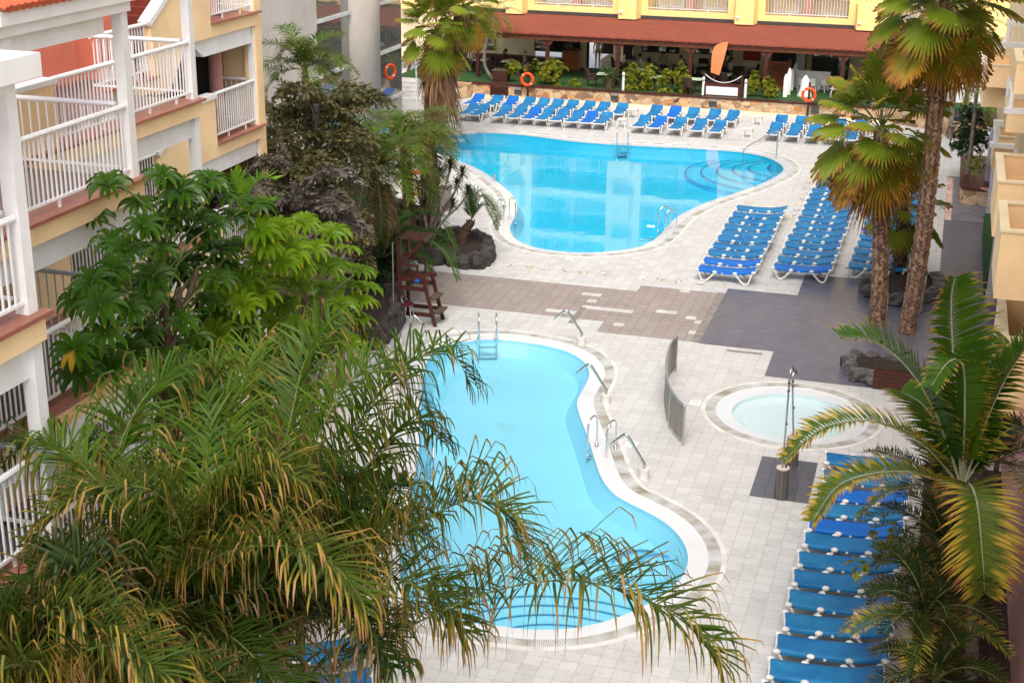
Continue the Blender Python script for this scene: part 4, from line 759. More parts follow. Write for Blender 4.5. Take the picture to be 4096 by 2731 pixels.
for (x, z) in ((1.0, .42), (.86, .85)): mb = MB(); mb.box(x-.12, x+.14, y0+.02, y1-.02, z-.025, z+.025); mb.build('step', M['bark'], LC)
mb = MB(); mb.box(-.1, .62, y0, y1, 1.45, 1.49); mb.build('seat', W, LC); mb = MB(); mb.box(-.18, -.12, y0, y1, 1.55, 2.1); mb.build('backrest', W, LC)
mb = MB(); mb.bar((-.15, y0, 2.62), (-.15, y1, 2.62), .08, .08); mb.bar((.62, y0, 2.66), (.62, y1, 2.66), .08, .08)
for k in range(6): x = -.12+.145*k; mb.bar((x, y0-.1, 2.70), (x, y1+.1, 2.70), .1, .03)
mb.build('canopy_slats', W, LC); mb = MB(); mb.box(.35, .5, y0-.05, y0-.045, 1.38, 1.47); mb.build('blue_sticker', M['slingnew'], LC)
mb = MB(); mb.tube([(-.35, -.4, 0), (-.35, -.4, 2.55)], .02, 8); tag(mb.build('thin_pole', M['grey'], None, loc=(-15.0, 39.6, 0)), 'thin grey pole standing against the back of the lifeguard chair', 'pole')
BS = thing('bar_stool', 'chrome bar stool with a small maroon seat beside the lifeguard chair', 'bar stool', tuple(at(*RS(455, 1385))))
mb = MB(); mb.lathe((0, 0, .70), [(.17, 0), (.2, .02), (.2, .045), (.17, .06)], 18); mb.build('seat', mat('maroon_seat', (.09, .012, .025), .25), BS)
for a in range(4): mb = MB(); c, s = math.cos(a*math.pi/2+.8), math.sin(a*math.pi/2+.8); mb.tube([(c*.15, s*.15, .70), (c*.24, s*.24, 0)], .014, 8); mb.build('leg', M['chrome'], BS)
mb = MB(); mb.tube([(.2*math.cos(a), .2*math.sin(a), .27) for a in [k*math.pi/8 for k in range(16)]], .01, 6, closed=True); mb.build('foot_ring', M['chrome'], BS)
mb = MB(); mb.tube([(-.19*math.cos(a), .19*math.sin(a), .72+.22*math.cos(a)) for a in [(-1.2+.2*k) for k in range(13)]], .014, 6); mb.build('backrest', M['chrome'], BS)
# litter bin, planter box, lava rings
B = thing('litter_bin', 'tall grey plastic litter bin behind the leaning fan palm trunk', 'litter bin', tuple(at(*P_(2098, 713))))
mb = MB(); mb.box(-.27, .27, -.22, .22, .04, .92); mb.build('body', M['grey'], B); mb = MB(); mb.prism([(-.30, -.25), (.30, -.25), (.30, .25), (-.30, .25)], .92, .98); mb.tube([(-.30, 0, .97), (.30, 0, .97)], .22, 16); mb.build('lid', M['grey'], B); bx('opening', B, M['black'], -.18, .18, -.235, -.22, .70, .86); bx('base', B, M['dkgrey'], -.29, .29, -.24, .24, 0, .04)
for k in range(6): bx('rib', B, M['grey'], -.24, .24, -.232, -.22, .12+.085*k, .15+.085*k)
WPn = thing('wooden_planter', 'dark red slatted wooden planter box at the edge of the slate paving', 'planter', tuple(at(*P_(2003, 893)))); WPn.rotation_euler = (0, 0, R(-2))
for k in range(5): bx('plank', WPn, M['darkwood'], 0, 1.15, 0, .9, .03+.11*k, .135+.11*k)
bx('soil', WPn, M['soil'], .05, 1.1, .05, .85, .5, .6)
ap = [atY(*R7(1745, 155), 47.5), atY(*R7(1772, 235), 47.5)]; mb = MB(); mb.tube([ap[1], ap[0].lerp(ap[1], .3), ap[0]], [.03, .03, .05], 8); tag(mb.build('garden_spotlight', M['black']), 'small black garden spotlight on a stake in the lava planter', 'spotlight')
def rock_mesh(mb, c, s, sd):
    i0 = len(mb.v); n, m = 11, 8; mb.ball((0, 0, 0), 1, n, m); o = V(sd*3.1, sd*1.7, sd*.9)
    for k in range(i0, len(mb.v)):
        p = Vector(mb.v[k]); p = Vector([math.copysign(abs(q)**.6, q) for q in p]); p *= 1+.42*noise.noise(p*1.3+o)+.22*noise.noise(p*3.1+o); mb.v[k] = (c[0]+p.x*s[0], c[1]+p.y*s[1], c[2]+p.z*s[2])
def rock_bed(name, label, pts, h, rm, closed=True, sm=None, step=.42):
    r = thing(name, label, 'planter'); c = sum((Vector((p[0], p[1], 0)) for p in pts), Vector())/len(pts); r.location = c
    L = smooth_closed([(p[0]-c.x, p[1]-c.y) for p in pts], 60); sheet('soil', [(p.x, p.y) for p in L], h*.62, M['soil'], kind=None, parent=r); acc = 0; last = None; k = 0
    for p in L:
        if last is None or (p-last).length > step:
            last = p; k += 1; mb = MB(); s = rng.uniform(.8, 1.25); rock_mesh(mb, (p.x, p.y, h*.42), (step*.56*s, step*.46*s, h*.5*rng.uniform(.75, 1.2)), k*1.37+c.x); mb.build('rock', rm, r)
    return r
rock_bed('lava_planter', 'ring of black lava rocks round the small leaning palm near the lifeguard chair', [at(*RS(*c)) for c in ((520, 860), (620, 890), (760, 905), (880, 925), (1000, 935), (1075, 890), (1078, 800), (1020, 760), (900, 735), (760, 720), (600, 715), (500, 760))], .62, M['lava'])
rock_bed('lava_bed', 'bed of dark lava rocks under the palms left of the bar stool', [at(*RS(*c)) for c in ((360, 1240), (375, 1330), (350, 1430), (270, 1500), (200, 1568), (60, 1560), (0, 1400), (60, 1200), (200, 1150))], .8, M['lava'])
rock_bed('grey_rock_planter', 'ring of grey volcanic rocks at the feet of the tall fan palms', [at(*R7(*c)) for c in ((1360, 265), (1400, 310), (1500, 345), (1620, 350), (1740, 330), (1810, 280), (1790, 225), (1700, 200), (1550, 195), (1420, 215))], .5, M['lava2'])
rock_bed('corner_rock_planter', 'grey volcanic rock bed beside the dark red planter box', [at(*R7(*c)) for c in ((1235, 740), (1268, 790), (1340, 828), (1400, 845), (1500, 845), (1560, 770), (1450, 720), (1310, 705))], .42, M['lava2'])
# planting bed along the right building and under the left palms
sheet('planting_bed', [(.55, 12), (2.3, 12), (2.3, 33.5), (.55, 33.5)], .03, M['soil']); sheet('garden_bed', [(-26, 30), (-17.2, 30), (-16.0, 36), (-15.4, 38), (-16.9, 42), (-17.4, 44), (-18.2, 52), (-24, 56), (-26, 50)], .03, M['soil']); sheet('garden_bed', [(-13, 6), (-9.9, 6), (-11.2, 18), (-13.3, 27), (-16.6, 35.5), (-19, 30), (-15.4, 24), (-13.1, 18)], .03, M['soil'])
# life rings
def lifebuoy(c, nrm_a, lb, pole=None, R_=.34):
    r = thing('lifebuoy', lb, 'lifebuoy', tuple(c), nrm_a, group='orange lifebuoys'); mb = MB(); mb.tube([(R_*math.cos(a), 0, R_*math.sin(a)) for a in [k*math.pi/16 for k in range(32)]], .075, 10, closed=True); mb.build('ring', M['ringm'], r, smooth=True)
    for k in range(4): a = math.pi/4+k*math.pi/2; mb = MB(); mb.tube([((R_+d)*math.cos(a+e), 0, (R_+d)*math.sin(a+e)) for d, e in ((0, -.06), (0, .06))], .08, 10); mb.build('band', M['white'] if k % 2 else M['ringm'], r, smooth=True)
    if pole is not None:
        mb = MB(); mb.bar((c[0], c[1]+.12, pole[0]), (c[0], c[1]+.12, pole[1]), .11, .11, (1, 0, 0)); tag(mb.build('lifebuoy_post', M['darkwood']), pole[2], 'post', 'lifebuoy posts')
lifebuoy(atY(*R4(447, 680), 76.7), 0, 'orange lifebuoy on a dark post in front of the left yellow bushes', (0, 2.1, 'dark wooden post carrying the left lifebuoy in front of the stone wall'), .32)
lifebuoy(atY(*R5b(902, 640), 76.7), 0, 'orange lifebuoy on a dark post beside the white chairs', (0, 1.9, 'dark wooden post carrying the right lifebuoy near the fan palm'), .32)
lifebuoy(atX(*R3(1150, 500), -26.25), R(65), 'orange lifebuoy added at the glass tower in place of a reflected one', None, .33)  # solid ring added where the glass only reflects a lifebuoy
lifebuoy(at(*P_(958, 420), 1.3), R(20), 'orange lifebuoy mostly hidden behind the mottled palm trunk left of the large pool', None, .42)
pb = at(*P_(957, 252)); mb = MB(); mb.tube([pb, pb+V(0, 0, 2.6)], .04, 8); tag(mb.build('white_pole', M['white']), 'slim white pole standing beside the glass tower', 'pole')
pb = at(*RS(742, 470)); cb_ = thing('service_cabinet', 'grey metal service cabinet on the deck behind the dracaena', 'cabinet', tuple(pb)); bx('body', cb_, M['grey'], -.22, .22, -.2, .2, 0, .9); bx('lid', cb_, M['dkgrey'], -.24, .24, -.22, .22, .9, .93)
mb = MB(); pb = at(*R5(412, 352)); mb.tube([pb, pb+V(0, 0, .25)], .06, 10); tag(mb.build('pool_jet', M['steel']), 'short steel inlet standing on the left rim of the large pool', 'pool inlet')

# ================================================================== RESTAURANT TERRACE FURNITURE
def wicker_chair():
    r = thing('wicker_chair', '', 'chair', group='brown wicker armchairs on the terrace')
    bx('seat', r, M['wicker'], -.26, .26, -.25, .25, .38, .45)
    mb = MB()
    for k in range(6):
        a0, a1 = -1.0+.4*k-.2, -1.0+.4*k+.2; f = lambda a, z: (.30*math.sin(a), .05+.25*math.cos(a)+(z-.45)*.18, z)
        mb.quad(f(a0, .42), f(a1, .42), f(a1, .95), f(a0, .95))
    mb.build('backrest', M['wicker'], r)
    for s in (-1, 1):
        mb = MB(); mb.bar((s*.28, -.27, .64), (s*.30, .22, .66), .05, .04); mb.bar((s*.28, -.25, .0), (s*.28, -.25, .64), .045, .045); mb.build('armrest', M['wicker'], r)
        for y in (-.22, .22): mb = MB(); mb.bar((s*.24, y, 0), (s*.24, y, .38), .045, .045); mb.build('leg', M['wicker'], r)
    return r
def cafe_table():
    r = thing('cafe_table', '', 'table', group='pale green cafe tables on the terrace'); bx('table_top', r, M['tabletop'], -.38, .38, -.38, .38, .71, .74); mb = MB(); mb.tube([(0, 0, .03), (0, 0, .71)], .035, 8); mb.build('stem', M['dkgrey'], r); mb = MB(); mb.lathe((0, 0, 0), [(.24, 0), (.24, .02), (.05, .04)], 14); mb.build('foot', M['dkgrey'], r)
    return r
wc0, ct0 = wicker_chair(), cafe_table()
tabs = [((50, 510), 'behind the thin palm stem'), ((285, 522), 'of the maroon and grey couple'), ((605, 540), 'by the left pergola post'), ((1320, 520), 'before the standing person'), ((1630, 538), 'of the long brown-haired person'), ((1890, 675), 'left of the roped planter'), ((2135, 633), 'right of the orange flag'), ((2275, 570), 'of the rightmost couple'), ((1930, 555), 'left of the orange flag'), ((1540, 655), 'behind the middle bushes'), ((1415, 588), 'of the bending person'), ((1105, 630), 'behind the cycad')]
TP = []
for k, (c, lb) in enumerate(tabs):
    p = at(*R4(*c), TZ+.74); p.z = TZ; p.y = min(p.y, FY-1.0); TP.append(p); put(ct0, k == 0, tuple(p), R(rng.uniform(-8, 8)), 'square pale green cafe table '+lb, 'pale green cafe tables on the terrace')
k = 0
for ti, offs in ((0, (0, 180)), (1, (180,)), (2, (0,)), (3, (200,)), (4, (0, 180)), (5, (0, 250, 180)), (6, (0, 180, 270)), (7, (0, 180, 270)), (8, (90, 180, 0)), (9, (0, 180)), (10, (180,)), (11, (180, 60))):
    for a in offs:
        p = TP[ti]+V(math.cos(R(a))*.72, math.sin(R(a))*.72, 0)
        side = {0: 'right', 180: 'left', 90: 'far', 270: 'near', 250: 'near', 200: 'left', 60: 'far'}[a]
        put(wc0, k == 0, tuple(p), R(a-90), 'brown wicker armchair on the %s side of the table %s' % (side, tabs[ti][1].split(',')[0]), 'brown wicker armchairs on the terrace'); k += 1
# podium, planter box with banner, flag, bollards, screen, picket fence, plastic chairs
p = at(*R4(818, 612), TZ); o = thing('podium', 'orange brown wooden reception desk by the restaurant doorway', 'desk', (p.x, p.y, TZ)); bx('body', o, M['orwood'], -.55, .45, 0, .6, 0, 1.2); bx('top', o, M['darkwood'], -.6, .5, -.05, .65, 1.2, 1.25); bx('plinth', o, M['darkwood'], -.56, .46, -.02, .61, 0, .1); bx('till', o, M['dkgrey'], -.3, 0, .15, .45, 1.25, 1.45)
PBx = thing('roped_planter', 'dark red wooden planter box with a blank white banner and a rope above', 'planter', tuple(atY(*R4(2110, 830), 77.55))); PBx.location.z = TZ
bx('box', PBx, M['darkwood'], -1.05, 1.05, 0, .5, 0, .62); bx('banner', PBx, M['white'], -.86, .84, -.02, -.004, .06, .5)
for s in (-1, 1): bx('post', PBx, M['darkwood'], s*1.03-.05, s*1.03+.05, .1, .2, 0, 1.15)
mb = MB(); mb.tube([(x*1.0, .15, .70+.42*x*x) for x in [-1+.2*k for k in range(11)]], .025, 8); mb.build('rope', M['plastic'], PBx, smooth=True)
fl = thing('feather_flag', 'plain orange feather flag standing in the roped planter box', 'flag'); pts = [(2014, 620), (2090, 645), (2115, 560), (2150, 430), (2167, 355), (2110, 362), (2050, 395), (2028, 440), (2020, 530)]
q = [atY(*R4(*c), 78.6) for c in pts]; mb = MB(); i = [mb.vert(v+V(0, -.012, 0)) for v in q]; j = [mb.vert(v+V(0, .012, 0)) for v in q]; mb.face(i[::-1]); mb.face(j)
for a in range(len(i)): b = (a+1) % len(i); mb.face((i[a], i[b], j[b], j[a]))
mb.build('sail', M['flag'], fl); mb = MB(); pl_ = [(q[0].x+.02, 78.6, TZ)]+[tuple(v) for v in (q[0], q[8], q[7], q[6], q[5], q[4])]; mb.tube(pl_, .018, 6); mb.build('pole', M['black'], fl)
wb = thing('bollard', '', 'bollard', group='white bollards on the terrace edge'); mb = MB(); mb.lathe((0, 0, 0), [(.075, 0), (.075, .9), (.06, .96), (.02, .98)], 12); mb.build('shaft', M['white'], wb); mb = MB(); mb.lathe((0, 0, .75), [(.078, 0), (.078, .08)], 12); mb.build('collar', M['grey'], wb)
for k, (c, lb) in enumerate(((R4(1267, 745), 'white bollard between the cycad and the middle yellow bush'), (R4(2310, 820), 'white bollard at the right end of the roped planter box'), (R4(1950, 800), 'white bollard with a light at the left end of the roped planter box'))): b = atY(*c, 77.6); put(wb, k == 0, (b.x, 77.6, TZ), 0, lb)
p = at(*R5b(680, 600), TZ); ls = thing('lattice_screen', 'orange wooden lattice screen beside the terrace entrance', 'screen', (p.x, p.y, TZ)); bx('frame', ls, M['orwood'], [(-.8, -.7, 0, .1, 0, 1.55), (.6, .72, 0, .1, 0, 1.65), (-.8, .7, 0, .08, 1.4, 1.5), (-.8, .7, 0, .08, 0, .12)])
mb = MB()
for k in range(-8, 10):
    for s in (-1, 1):
        a, b = V(-.7+.145*k, .05, .12), V(-.7+.145*k+s*1.28, .05, 1.4); t0_, t1_ = 0, 1
        for e in (a, b): pass
        lo, hi = -.7, .6; dx = b.x-a.x; ta, tb = sorted(((lo-a.x)/dx, (hi-a.x)/dx)); ta, tb = max(0, ta), min(1, tb)
        if tb-ta > .05: mb.bar(a.lerp(b, ta), a.lerp(b, tb), .05, .02, (0, 1, 0))
mb.build('lattice', M['orwood'], ls)
pk = thing('picket_fence', 'low white picket fence behind the white plastic chairs', 'fence')
for k in range(16): p = atY(*R5b(830+14*k, 500+1.5*k), 81.5); bx('picket', pk, M['white'], p.x-.05, p.x+.05, 81.5, 81.53, TZ, TZ+1.0)
a, b = atY(*R5b(830, 500), 81.5), atY(*R5b(1050, 520), 81.5); bx('rail', pk, M['white'], [(a.x-.1, b.x+.1, 81.53, 81.56, TZ+.25, TZ+.33), (a.x-.1, b.x+.1, 81.53, 81.56, TZ+.7, TZ+.78)])
for k, (x, y, h) in enumerate(((740, 655, 1.25), (762, 640, 1.45), (782, 610, 1.2), (803, 590, 1.35))):
    p = at(*R5b(x, y), TZ); mb = MB(); mb.prism([(-.11, 0), (.11, 0), (.11, h*.8), (.06, h*.95), (0, h), (-.06, h*.95), (-.11, h*.8)], -.02, .02); mb.v = [(a, c, b) for a, b, c in mb.v]
    tag(mb.build('white_board_post', M['white'], None, loc=(p.x, p.y, TZ)), 'white pointed board post beside the white chairs, %s from the left' % ORD[k], 'post', 'white pointed board posts')
for k, x in enumerate((830, 852)):
    mb = MB(); p = atY(*R5b(x, 480), 83.2); pts = []
    for j in range(13): pts.append((p.x-.16+.027*j, 83.2+.05*(j % 2)))
    for (a, b) in zip(pts, pts[1:]): mb.quad((*a, TZ+.1), (*b, TZ+.1), (*b, 3.0), (*a, 3.0))
    o = mb.build('curtain', M['white']); tag(o, 'gathered white curtain hanging under the pergola, the %s one' % ('left', 'right')[k], 'curtain', 'white pergola curtains')
def plastic_chair():
    r = thing('plastic_chair', '', 'chair', group='white plastic tub chairs'); mb = MB()
    for k in range(12):
        a0, a1 = math.pi*(-.15+1.3*k/12), math.pi*(-.15+1.3*(k+1)/12); h0, h1 = .62+.18*math.sin(max(0, min(math.pi, a0))), .62+.18*math.sin(max(0, min(math.pi, a1)))
        mb.quad((.24*math.cos(a0), .22*math.sin(a0), .38), (.24*math.cos(a1), .22*math.sin(a1), .38), (.31*math.cos(a1), .30*math.sin(a1), h1), (.31*math.cos(a0), .30*math.sin(a0), h0))
    mb.build('backrest', M['plastic'], r, smooth=True); mb = MB(); mb.lathe((0, 0, .36), [(.2, 0), (.25, .04), (.24, .06)], 14); mb.build('seat', M['plastic'], r)
    for sx in (-1, 1):
        for sy in (-1, 1): mb = MB(); mb.bar((sx*.17, sy*.15, .38), (sx*.22, sy*.2, 0), .035, .035); mb.build('leg', M['plastic'], r)
    return r
pc0 = plastic_chair()
for k, (c, a, lb) in enumerate((((860, 570), 120, 'white plastic tub chair nearest the pointed posts'), ((920, 575), 200, 'white plastic tub chair with its back to the pool'), ((935, 540), 20, 'white plastic tub chair at the back by the picket fence'), ((1000, 570), 250, 'white plastic tub chair behind the lifebuoy'), ((1075, 600), 280, 'white plastic tub chair rightmost, half behind the fan palm leaves'))):
    p = at(*R5b(*c), TZ+.4); put(pc0, k == 0, (p.x, p.y, TZ), R(a), lb)
p = at(*R5b(845, 655), TZ); mb = MB(); mb.lathe((0, 0, 0), [(.42, 0), (.40, .1), (.26, .5), (.2, .95), (.05, 1.15)], 18); tag(mb.build('white_cover', M['plastic'], None, smooth=True, loc=(p.x+.2, p.y+.1, TZ)), 'white moulded lounge seat beside the right lifebuoy', 'seat')
p = at(*R4(240, 690), TZ); o = thing('slatted_planter_cube', 'small dark slatted wooden cube on the wall coping at left', 'planter', (p.x, 77.6, TZ)); bx('body', o, M['darkwood'], -.42, .42, 0, .7, 0, .62); bx('rim', o, M['bark'], -.46, .46, -.04, .74, .62, .68)
p = atY(*R5b(1338, 690), 77.4); mb = MB(); mb.ball((0, 0, 0), .17, 14, 10); tag(mb.build('beach_ball', mat('beach_ball', (.02, .35, .3), .4, .3, 6, c2=(.0, .1, .5)), None, smooth=True, loc=(p.x, 77.3, TZ+.17)), 'blue and green ball on the wall coping behind the fan palm', 'ball')

# ================================================================== PEOPLE ON THE TERRACE
def person(label, loc, rz, pose, top, legs, hair, long_hair=False, arms='table'):
    root = thing('person', label, 'person', loc, rz, 'people on the restaurant terrace')
    s = pose == 'sit'; hz = .50 if s else .93; lean = -.10 if arms == 'bend' else 0.0
    J = {}; J['pel'] = (0, 0, hz); J['waist'] = (0, lean*.5, hz+.18); J['chest'] = (0, lean*1.2, hz+.38); J['neck'] = (0, lean*2-.01, hz+.55); J['jaw'] = (0, lean*2.4-.03, hz+.63); J['skull'] = (0, lean*2.5-.02, hz+.71); J['crown'] = (0, lean*2.5-.01, hz+.79)
    for n_, x in (('L', 1), ('R', -1)):
        J['hip'+n_] = (x*.10, 0, hz-.03)
        if s: J['knee'+n_] = (x*.12, -.42, hz+.0); J['ank'+n_] = (x*.12, -.42, .09); J['toe'+n_] = (x*.13, -.58, .035)
        else: J['knee'+n_] = (x*.10, -.03+x*.05, .50); J['ank'+n_] = (x*.10, x*.08, .09); J['toe'+n_] = (x*.11, -.15+x*.08, .035)
        J['sh'+n_] = (x*.19, lean*1.5, hz+.47)
        if arms == 'table': J['elb'+n_] = (x*.25, -.08, hz+.22); J['wri'+n_] = (x*.13, -.32, hz+.27)
        elif arms == 'raised' and x > 0: J['elb'+n_] = (.30, -.14, hz+.24); J['wri'+n_] = (.30, -.22, hz+.50)
        elif arms == 'bend': J['elb'+n_] = (x*.24, lean*2-.12, hz+.22); J['wri'+n_] = (x*.16, lean*2-.32, hz+.10)
        else: J['elb'+n_] = (x*.25, .03, hz+.20); J['wri'+n_] = (x*.24, -.10, hz-.03)
    Rd = dict(pel=.13, waist=.12, chest=.14, neck=.052, jaw=.075, skull=.092, crown=.06, hip=.095, knee=.06, ank=.04, toe=.035, sh=.06, elb=.042, wri=.027)
    E_ = [('pel', 'waist'), ('waist', 'chest'), ('chest', 'neck'), ('neck', 'jaw'), ('jaw', 'skull'), ('skull', 'crown')]
    for n_ in 'LR': E_ += [('pel', 'hip'+n_), ('hip'+n_, 'knee'+n_), ('knee'+n_, 'ank'+n_), ('ank'+n_, 'toe'+n_), ('chest', 'sh'+n_), ('sh'+n_, 'elb'+n_), ('elb'+n_, 'wri'+n_)]
    keys = list(J); me = bpy.data.meshes.new('tmp'); me.from_pydata([J[k] for k in keys], [(keys.index(a), keys.index(b)) for a, b in E_], [])
    o = bpy.data.objects.new('tmp', me); COL.objects.link(o); md = o.modifiers.new('skin', 'SKIN'); sub = o.modifiers.new('sub', 'SUBSURF'); sub.levels = 1; sub.render_levels = 1
    for i, k in enumerate(keys):
        r_ = Rd.get(k, Rd.get(k[:-1], .05)); d = me.skin_vertices[0].data[i]; d.radius = (r_, r_); d.use_root = (k == 'pel')
    ev = o.evaluated_get(bpy.context.evaluated_depsgraph_get()); m2 = ev.to_mesh(); mb = MB()
    mb.v = [tuple(v.co) for v in m2.vertices]; mb.uv = [(0.0, 0.0)]*len(mb.v)
    seg = [(Vector(J[a]), Vector(J[b]), (1 if a.startswith(('hip', 'knee')) or b.startswith('hip') else 3 if a.startswith('ank') else 2 if (a in ('neck', 'jaw', 'skull') or a.startswith('elb')) else 0)) for a, b in E_]
    for p in m2.polygons:
        c = p.center; best = min(seg, key=lambda q: (c-(q[0]+(q[1]-q[0])*max(0, min(1, (c-q[0]).dot(q[1]-q[0])/(q[1]-q[0]).length_squared)))).length); mb.mi = best[2]; mb.face(tuple(p.vertices))
    ev.to_mesh_clear(); bpy.data.objects.remove(o)
    mb.mi = 2
    for n_, x in (('L', 1), ('R', -1)):     # hands: palm, four bent fingers, thumb
        wv = Vector(J['wri'+n_]); d = (wv-Vector(J['elb'+n_])).normalized(); sx = Vector((1, 0, 0)); dn = d.cross(sx).normalized()
        mb.bar(wv-d*.01, wv+d*.09, .075, .03, tuple(dn))
        for q, L in ((-1.5, .065), (-.5, .08), (.5, .075), (1.5, .055)): a = wv+d*.085+sx*q*.018; mb.tube([a, a+d*L*.55, a+d*L-Vector((0, 0, L*.45))], [.009, .008, .006], 6)
        a = wv+d*.02-sx*x*.035; mb.tube([a, a+d*.035-sx*x*.03, a+d*.065-sx*x*.03], [.011, .009, .007], 6)
    hc = Vector(J['skull']); mb.bar(hc+V(0, -.085, -.03), hc+V(0, -.115, -.045), .022, .03)
    for x in (-1, 1): mb.ball(hc+V(x*.09, .0, -.03), .025, 6, 5, (.5, 1, 1.2))
    mb.build('body', [top, legs, M['skin'], M['black']], root, smooth=True)
    ey = MB(); ey.ball(hc+V(-.033, -.083, -.005), .011, 6, 5); ey.ball(hc+V(.033, -.083, -.005), .011, 6, 5); ey.box(hc.x-.025, hc.x+.025, hc.y-.093, hc.y-.08, hc.z-.085, hc.z-.078); ey.build('face_features', M['hairdk'], root)
    hb = MB(); hb.ball(hc+V(0, .022, .03), .108, 12, 8, (1, 1.05, 1))
    if long_hair: hb.tube([hc+V(0, .06, .02), hc+V(0, .10, -.12), hc+V(0, .10, -.32)], [.09, .10, .05], 10)
    hb.build('hair', hair, root, smooth=True)
def tp(x, y, dz=.75): p = at(*R4(x, y), TZ+dz); p.y = min(p.y, FY-.7); return (p.x, p.y, TZ)
Mx = M
person('person with long dark hair in a maroon top sitting at the left table', tp(262, 505), R(75), 'sit', Mx['shirtm'], Mx['trous'], Mx['hairdk'], True)
person('person with fair hair in a grey sweater, one hand raised, at the left table', tp(430, 520), R(-50), 'sit', Mx['shirtg'], Mx['jeans'], Mx['hairbl'], False, 'raised')
person('person standing in a white shirt and blue jeans between the tables', tp(1378, 480, .9), R(100), 'stand', Mx['shirtw'], Mx['jeans'], Mx['hairdk'], False, 'down')
person('person in a white shirt bending over a table behind the middle bushes', tp(1440, 545), R(-60), 'sit', Mx['shirtw'], Mx['trous'], Mx['hairdk'], False, 'bend')
person('person with long brown hair in a beige cardigan sitting over a cup', tp(1618, 520), R(25), 'sit', Mx['shirtb'], Mx['trous'], Mx['hairbr'], True)
person('person with brown hair facing the pool behind the tall yellow bush', tp(1760, 560), R(-10), 'sit', Mx['shirtb'], Mx['trous'], Mx['hairbr'])
person('person with short dark hair at the back of the table beside the orange flag', tp(2168, 520), R(60), 'sit', Mx['shirtb'], Mx['jeans'], Mx['hairbr'])
person('person with long dark hair in a white top sitting right of the orange flag', tp(2188, 575), R(80), 'sit', Mx['shirtw'], Mx['jeans'], Mx['hairdk'], True)
p = at(*R3(1715, 395), TZ+.8); person('person with dark hair in a white top at the far left table behind the palms', (p.x, min(p.y, 83), TZ), R(50), 'sit', Mx['shirtw'], Mx['trous'], Mx['hairdk'], True)
person('person in pale clothes standing in the restaurant doorway', (-20.0, FY+1.0, TZ), R(10), 'stand', Mx['shirtw'], Mx['shirtb'], Mx['hairbr'], False, 'down')
p = at(*RB(1285, 660), 1.6); person('person leaning at the foot of the right building, mostly hidden by a balcony', (2.3, p.y, 0), R(-80), 'stand', Mx['shirtw'], Mx['trous'], Mx['hairbr'], False, 'table')

# ================================================================== PLANTS
Z = V(0, 0, 1)
def frond(mb, pts, ll, lw, nl=44, fw=.6, vup=.25, droop=.8, segs=4, rr=.018, start=.14, jit=.16, u0=None, prof=None, tipw=.06, ragged=0.0, kink=False):
    C = path_s(pts, 5); Ls = [0.0]
    for a, b in zip(C, C[1:]): Ls.append(Ls[-1]+(b-a).length)
    Ht = C[-1]-C[0]; Ht.z = 0
    if Ht.length < .05: Ht = V(1, .3, 0)
    S0 = Ht.cross(Z).normalized(); u0 = rng.random() if u0 is None else u0
    mb.mi = 1; mb.cur = (u0, .02); mb.tube(C, [rr*(1-.8*i/len(C)) for i in range(len(C))], 5); mb.mi = 0
    j = 0; wp = (.4, 1.0, .92, .55, tipw) if segs == 4 else (.4, 1.0, .7, tipw) if segs == 3 else tuple([.4]+[1-.5*(i/segs)**2 for i in range(1, segs)]+[tipw])
    for k in range(nl):
        s = start+(1-start)*k/(nl-1); d0 = s*Ls[-1]; j = 0
        while j < len(Ls)-2 and Ls[j+1] < d0: j += 1
        a = (d0-Ls[j])/max(1e-6, Ls[j+1]-Ls[j]); P = C[j].lerp(C[j+1], a); kk = rng.uniform(.35, .62); T = (C[j+1]-C[j]).normalized(); U = S0.cross(T).normalized()
        e = prof(s) if prof else (.25+.75*math.sin(math.pi*min(1, .1+.72*s))**.7)*(1-.35*max(0, s-.75)/.25)
        for sd in (-1, 1):
            if ragged and rng.random() < ragged: continue
            f = fw*(.6+.55*s)+rng.uniform(-jit, jit); vv = vup+rng.uniform(-jit, jit)
            d = (S0*sd*math.cos(f)+T*math.sin(f)+U*vv).normalized(); l = ll*e*rng.uniform(.8, 1.12); kr = rng.uniform(-.08, .12); p = P.copy(); u = min(1, max(0, u0*.55+rng.random()*.45)); W = d.cross(U).normalized(); st = l/segs; ids = []
            for i in range(segs+1):
                hw = lw*wp[i]*.5; q = (u, i/segs); ids.append((mb.vert(p-W*hw, q), mb.vert(p+W*hw, q)))
                p = p+d*st; d = (d-Z*((1.5 if (i+1)/segs > kk+kr else .10)*rng.uniform(.6, 1.2) if kink else (droop*(.4+i*.5)/segs)*rng.uniform(.7, 1.3))).normalized()
                W2 = d.cross(U)
                if W2.length > .2: W = W2.normalized() if W2.dot(W) > 0 else -W2.normalized()
            for (a0, b0), (a1, b1) in zip(ids, ids[1:]): mb.face((a0, b0, b1, a1))
def arch(C, az, el, L, bend, n=6):
    C = Vector(C); pts = [C.copy()]; e = el; p = C.copy()
    for k in range(n): e = el-bend*((k+.5)/n)**1.3; p = p+V(math.cos(az)*math.cos(e), math.sin(az)*math.cos(e), math.sin(e))*(L/n); pts.append(p.copy())
    return pts
def addfrond(parent, origin, pts, m, stalk='stalk', **kw):
    mb = MB(); frond(mb, [Vector(p)-origin for p in pts], **kw); return mb.build('frond', [M[m], M[stalk]], parent)
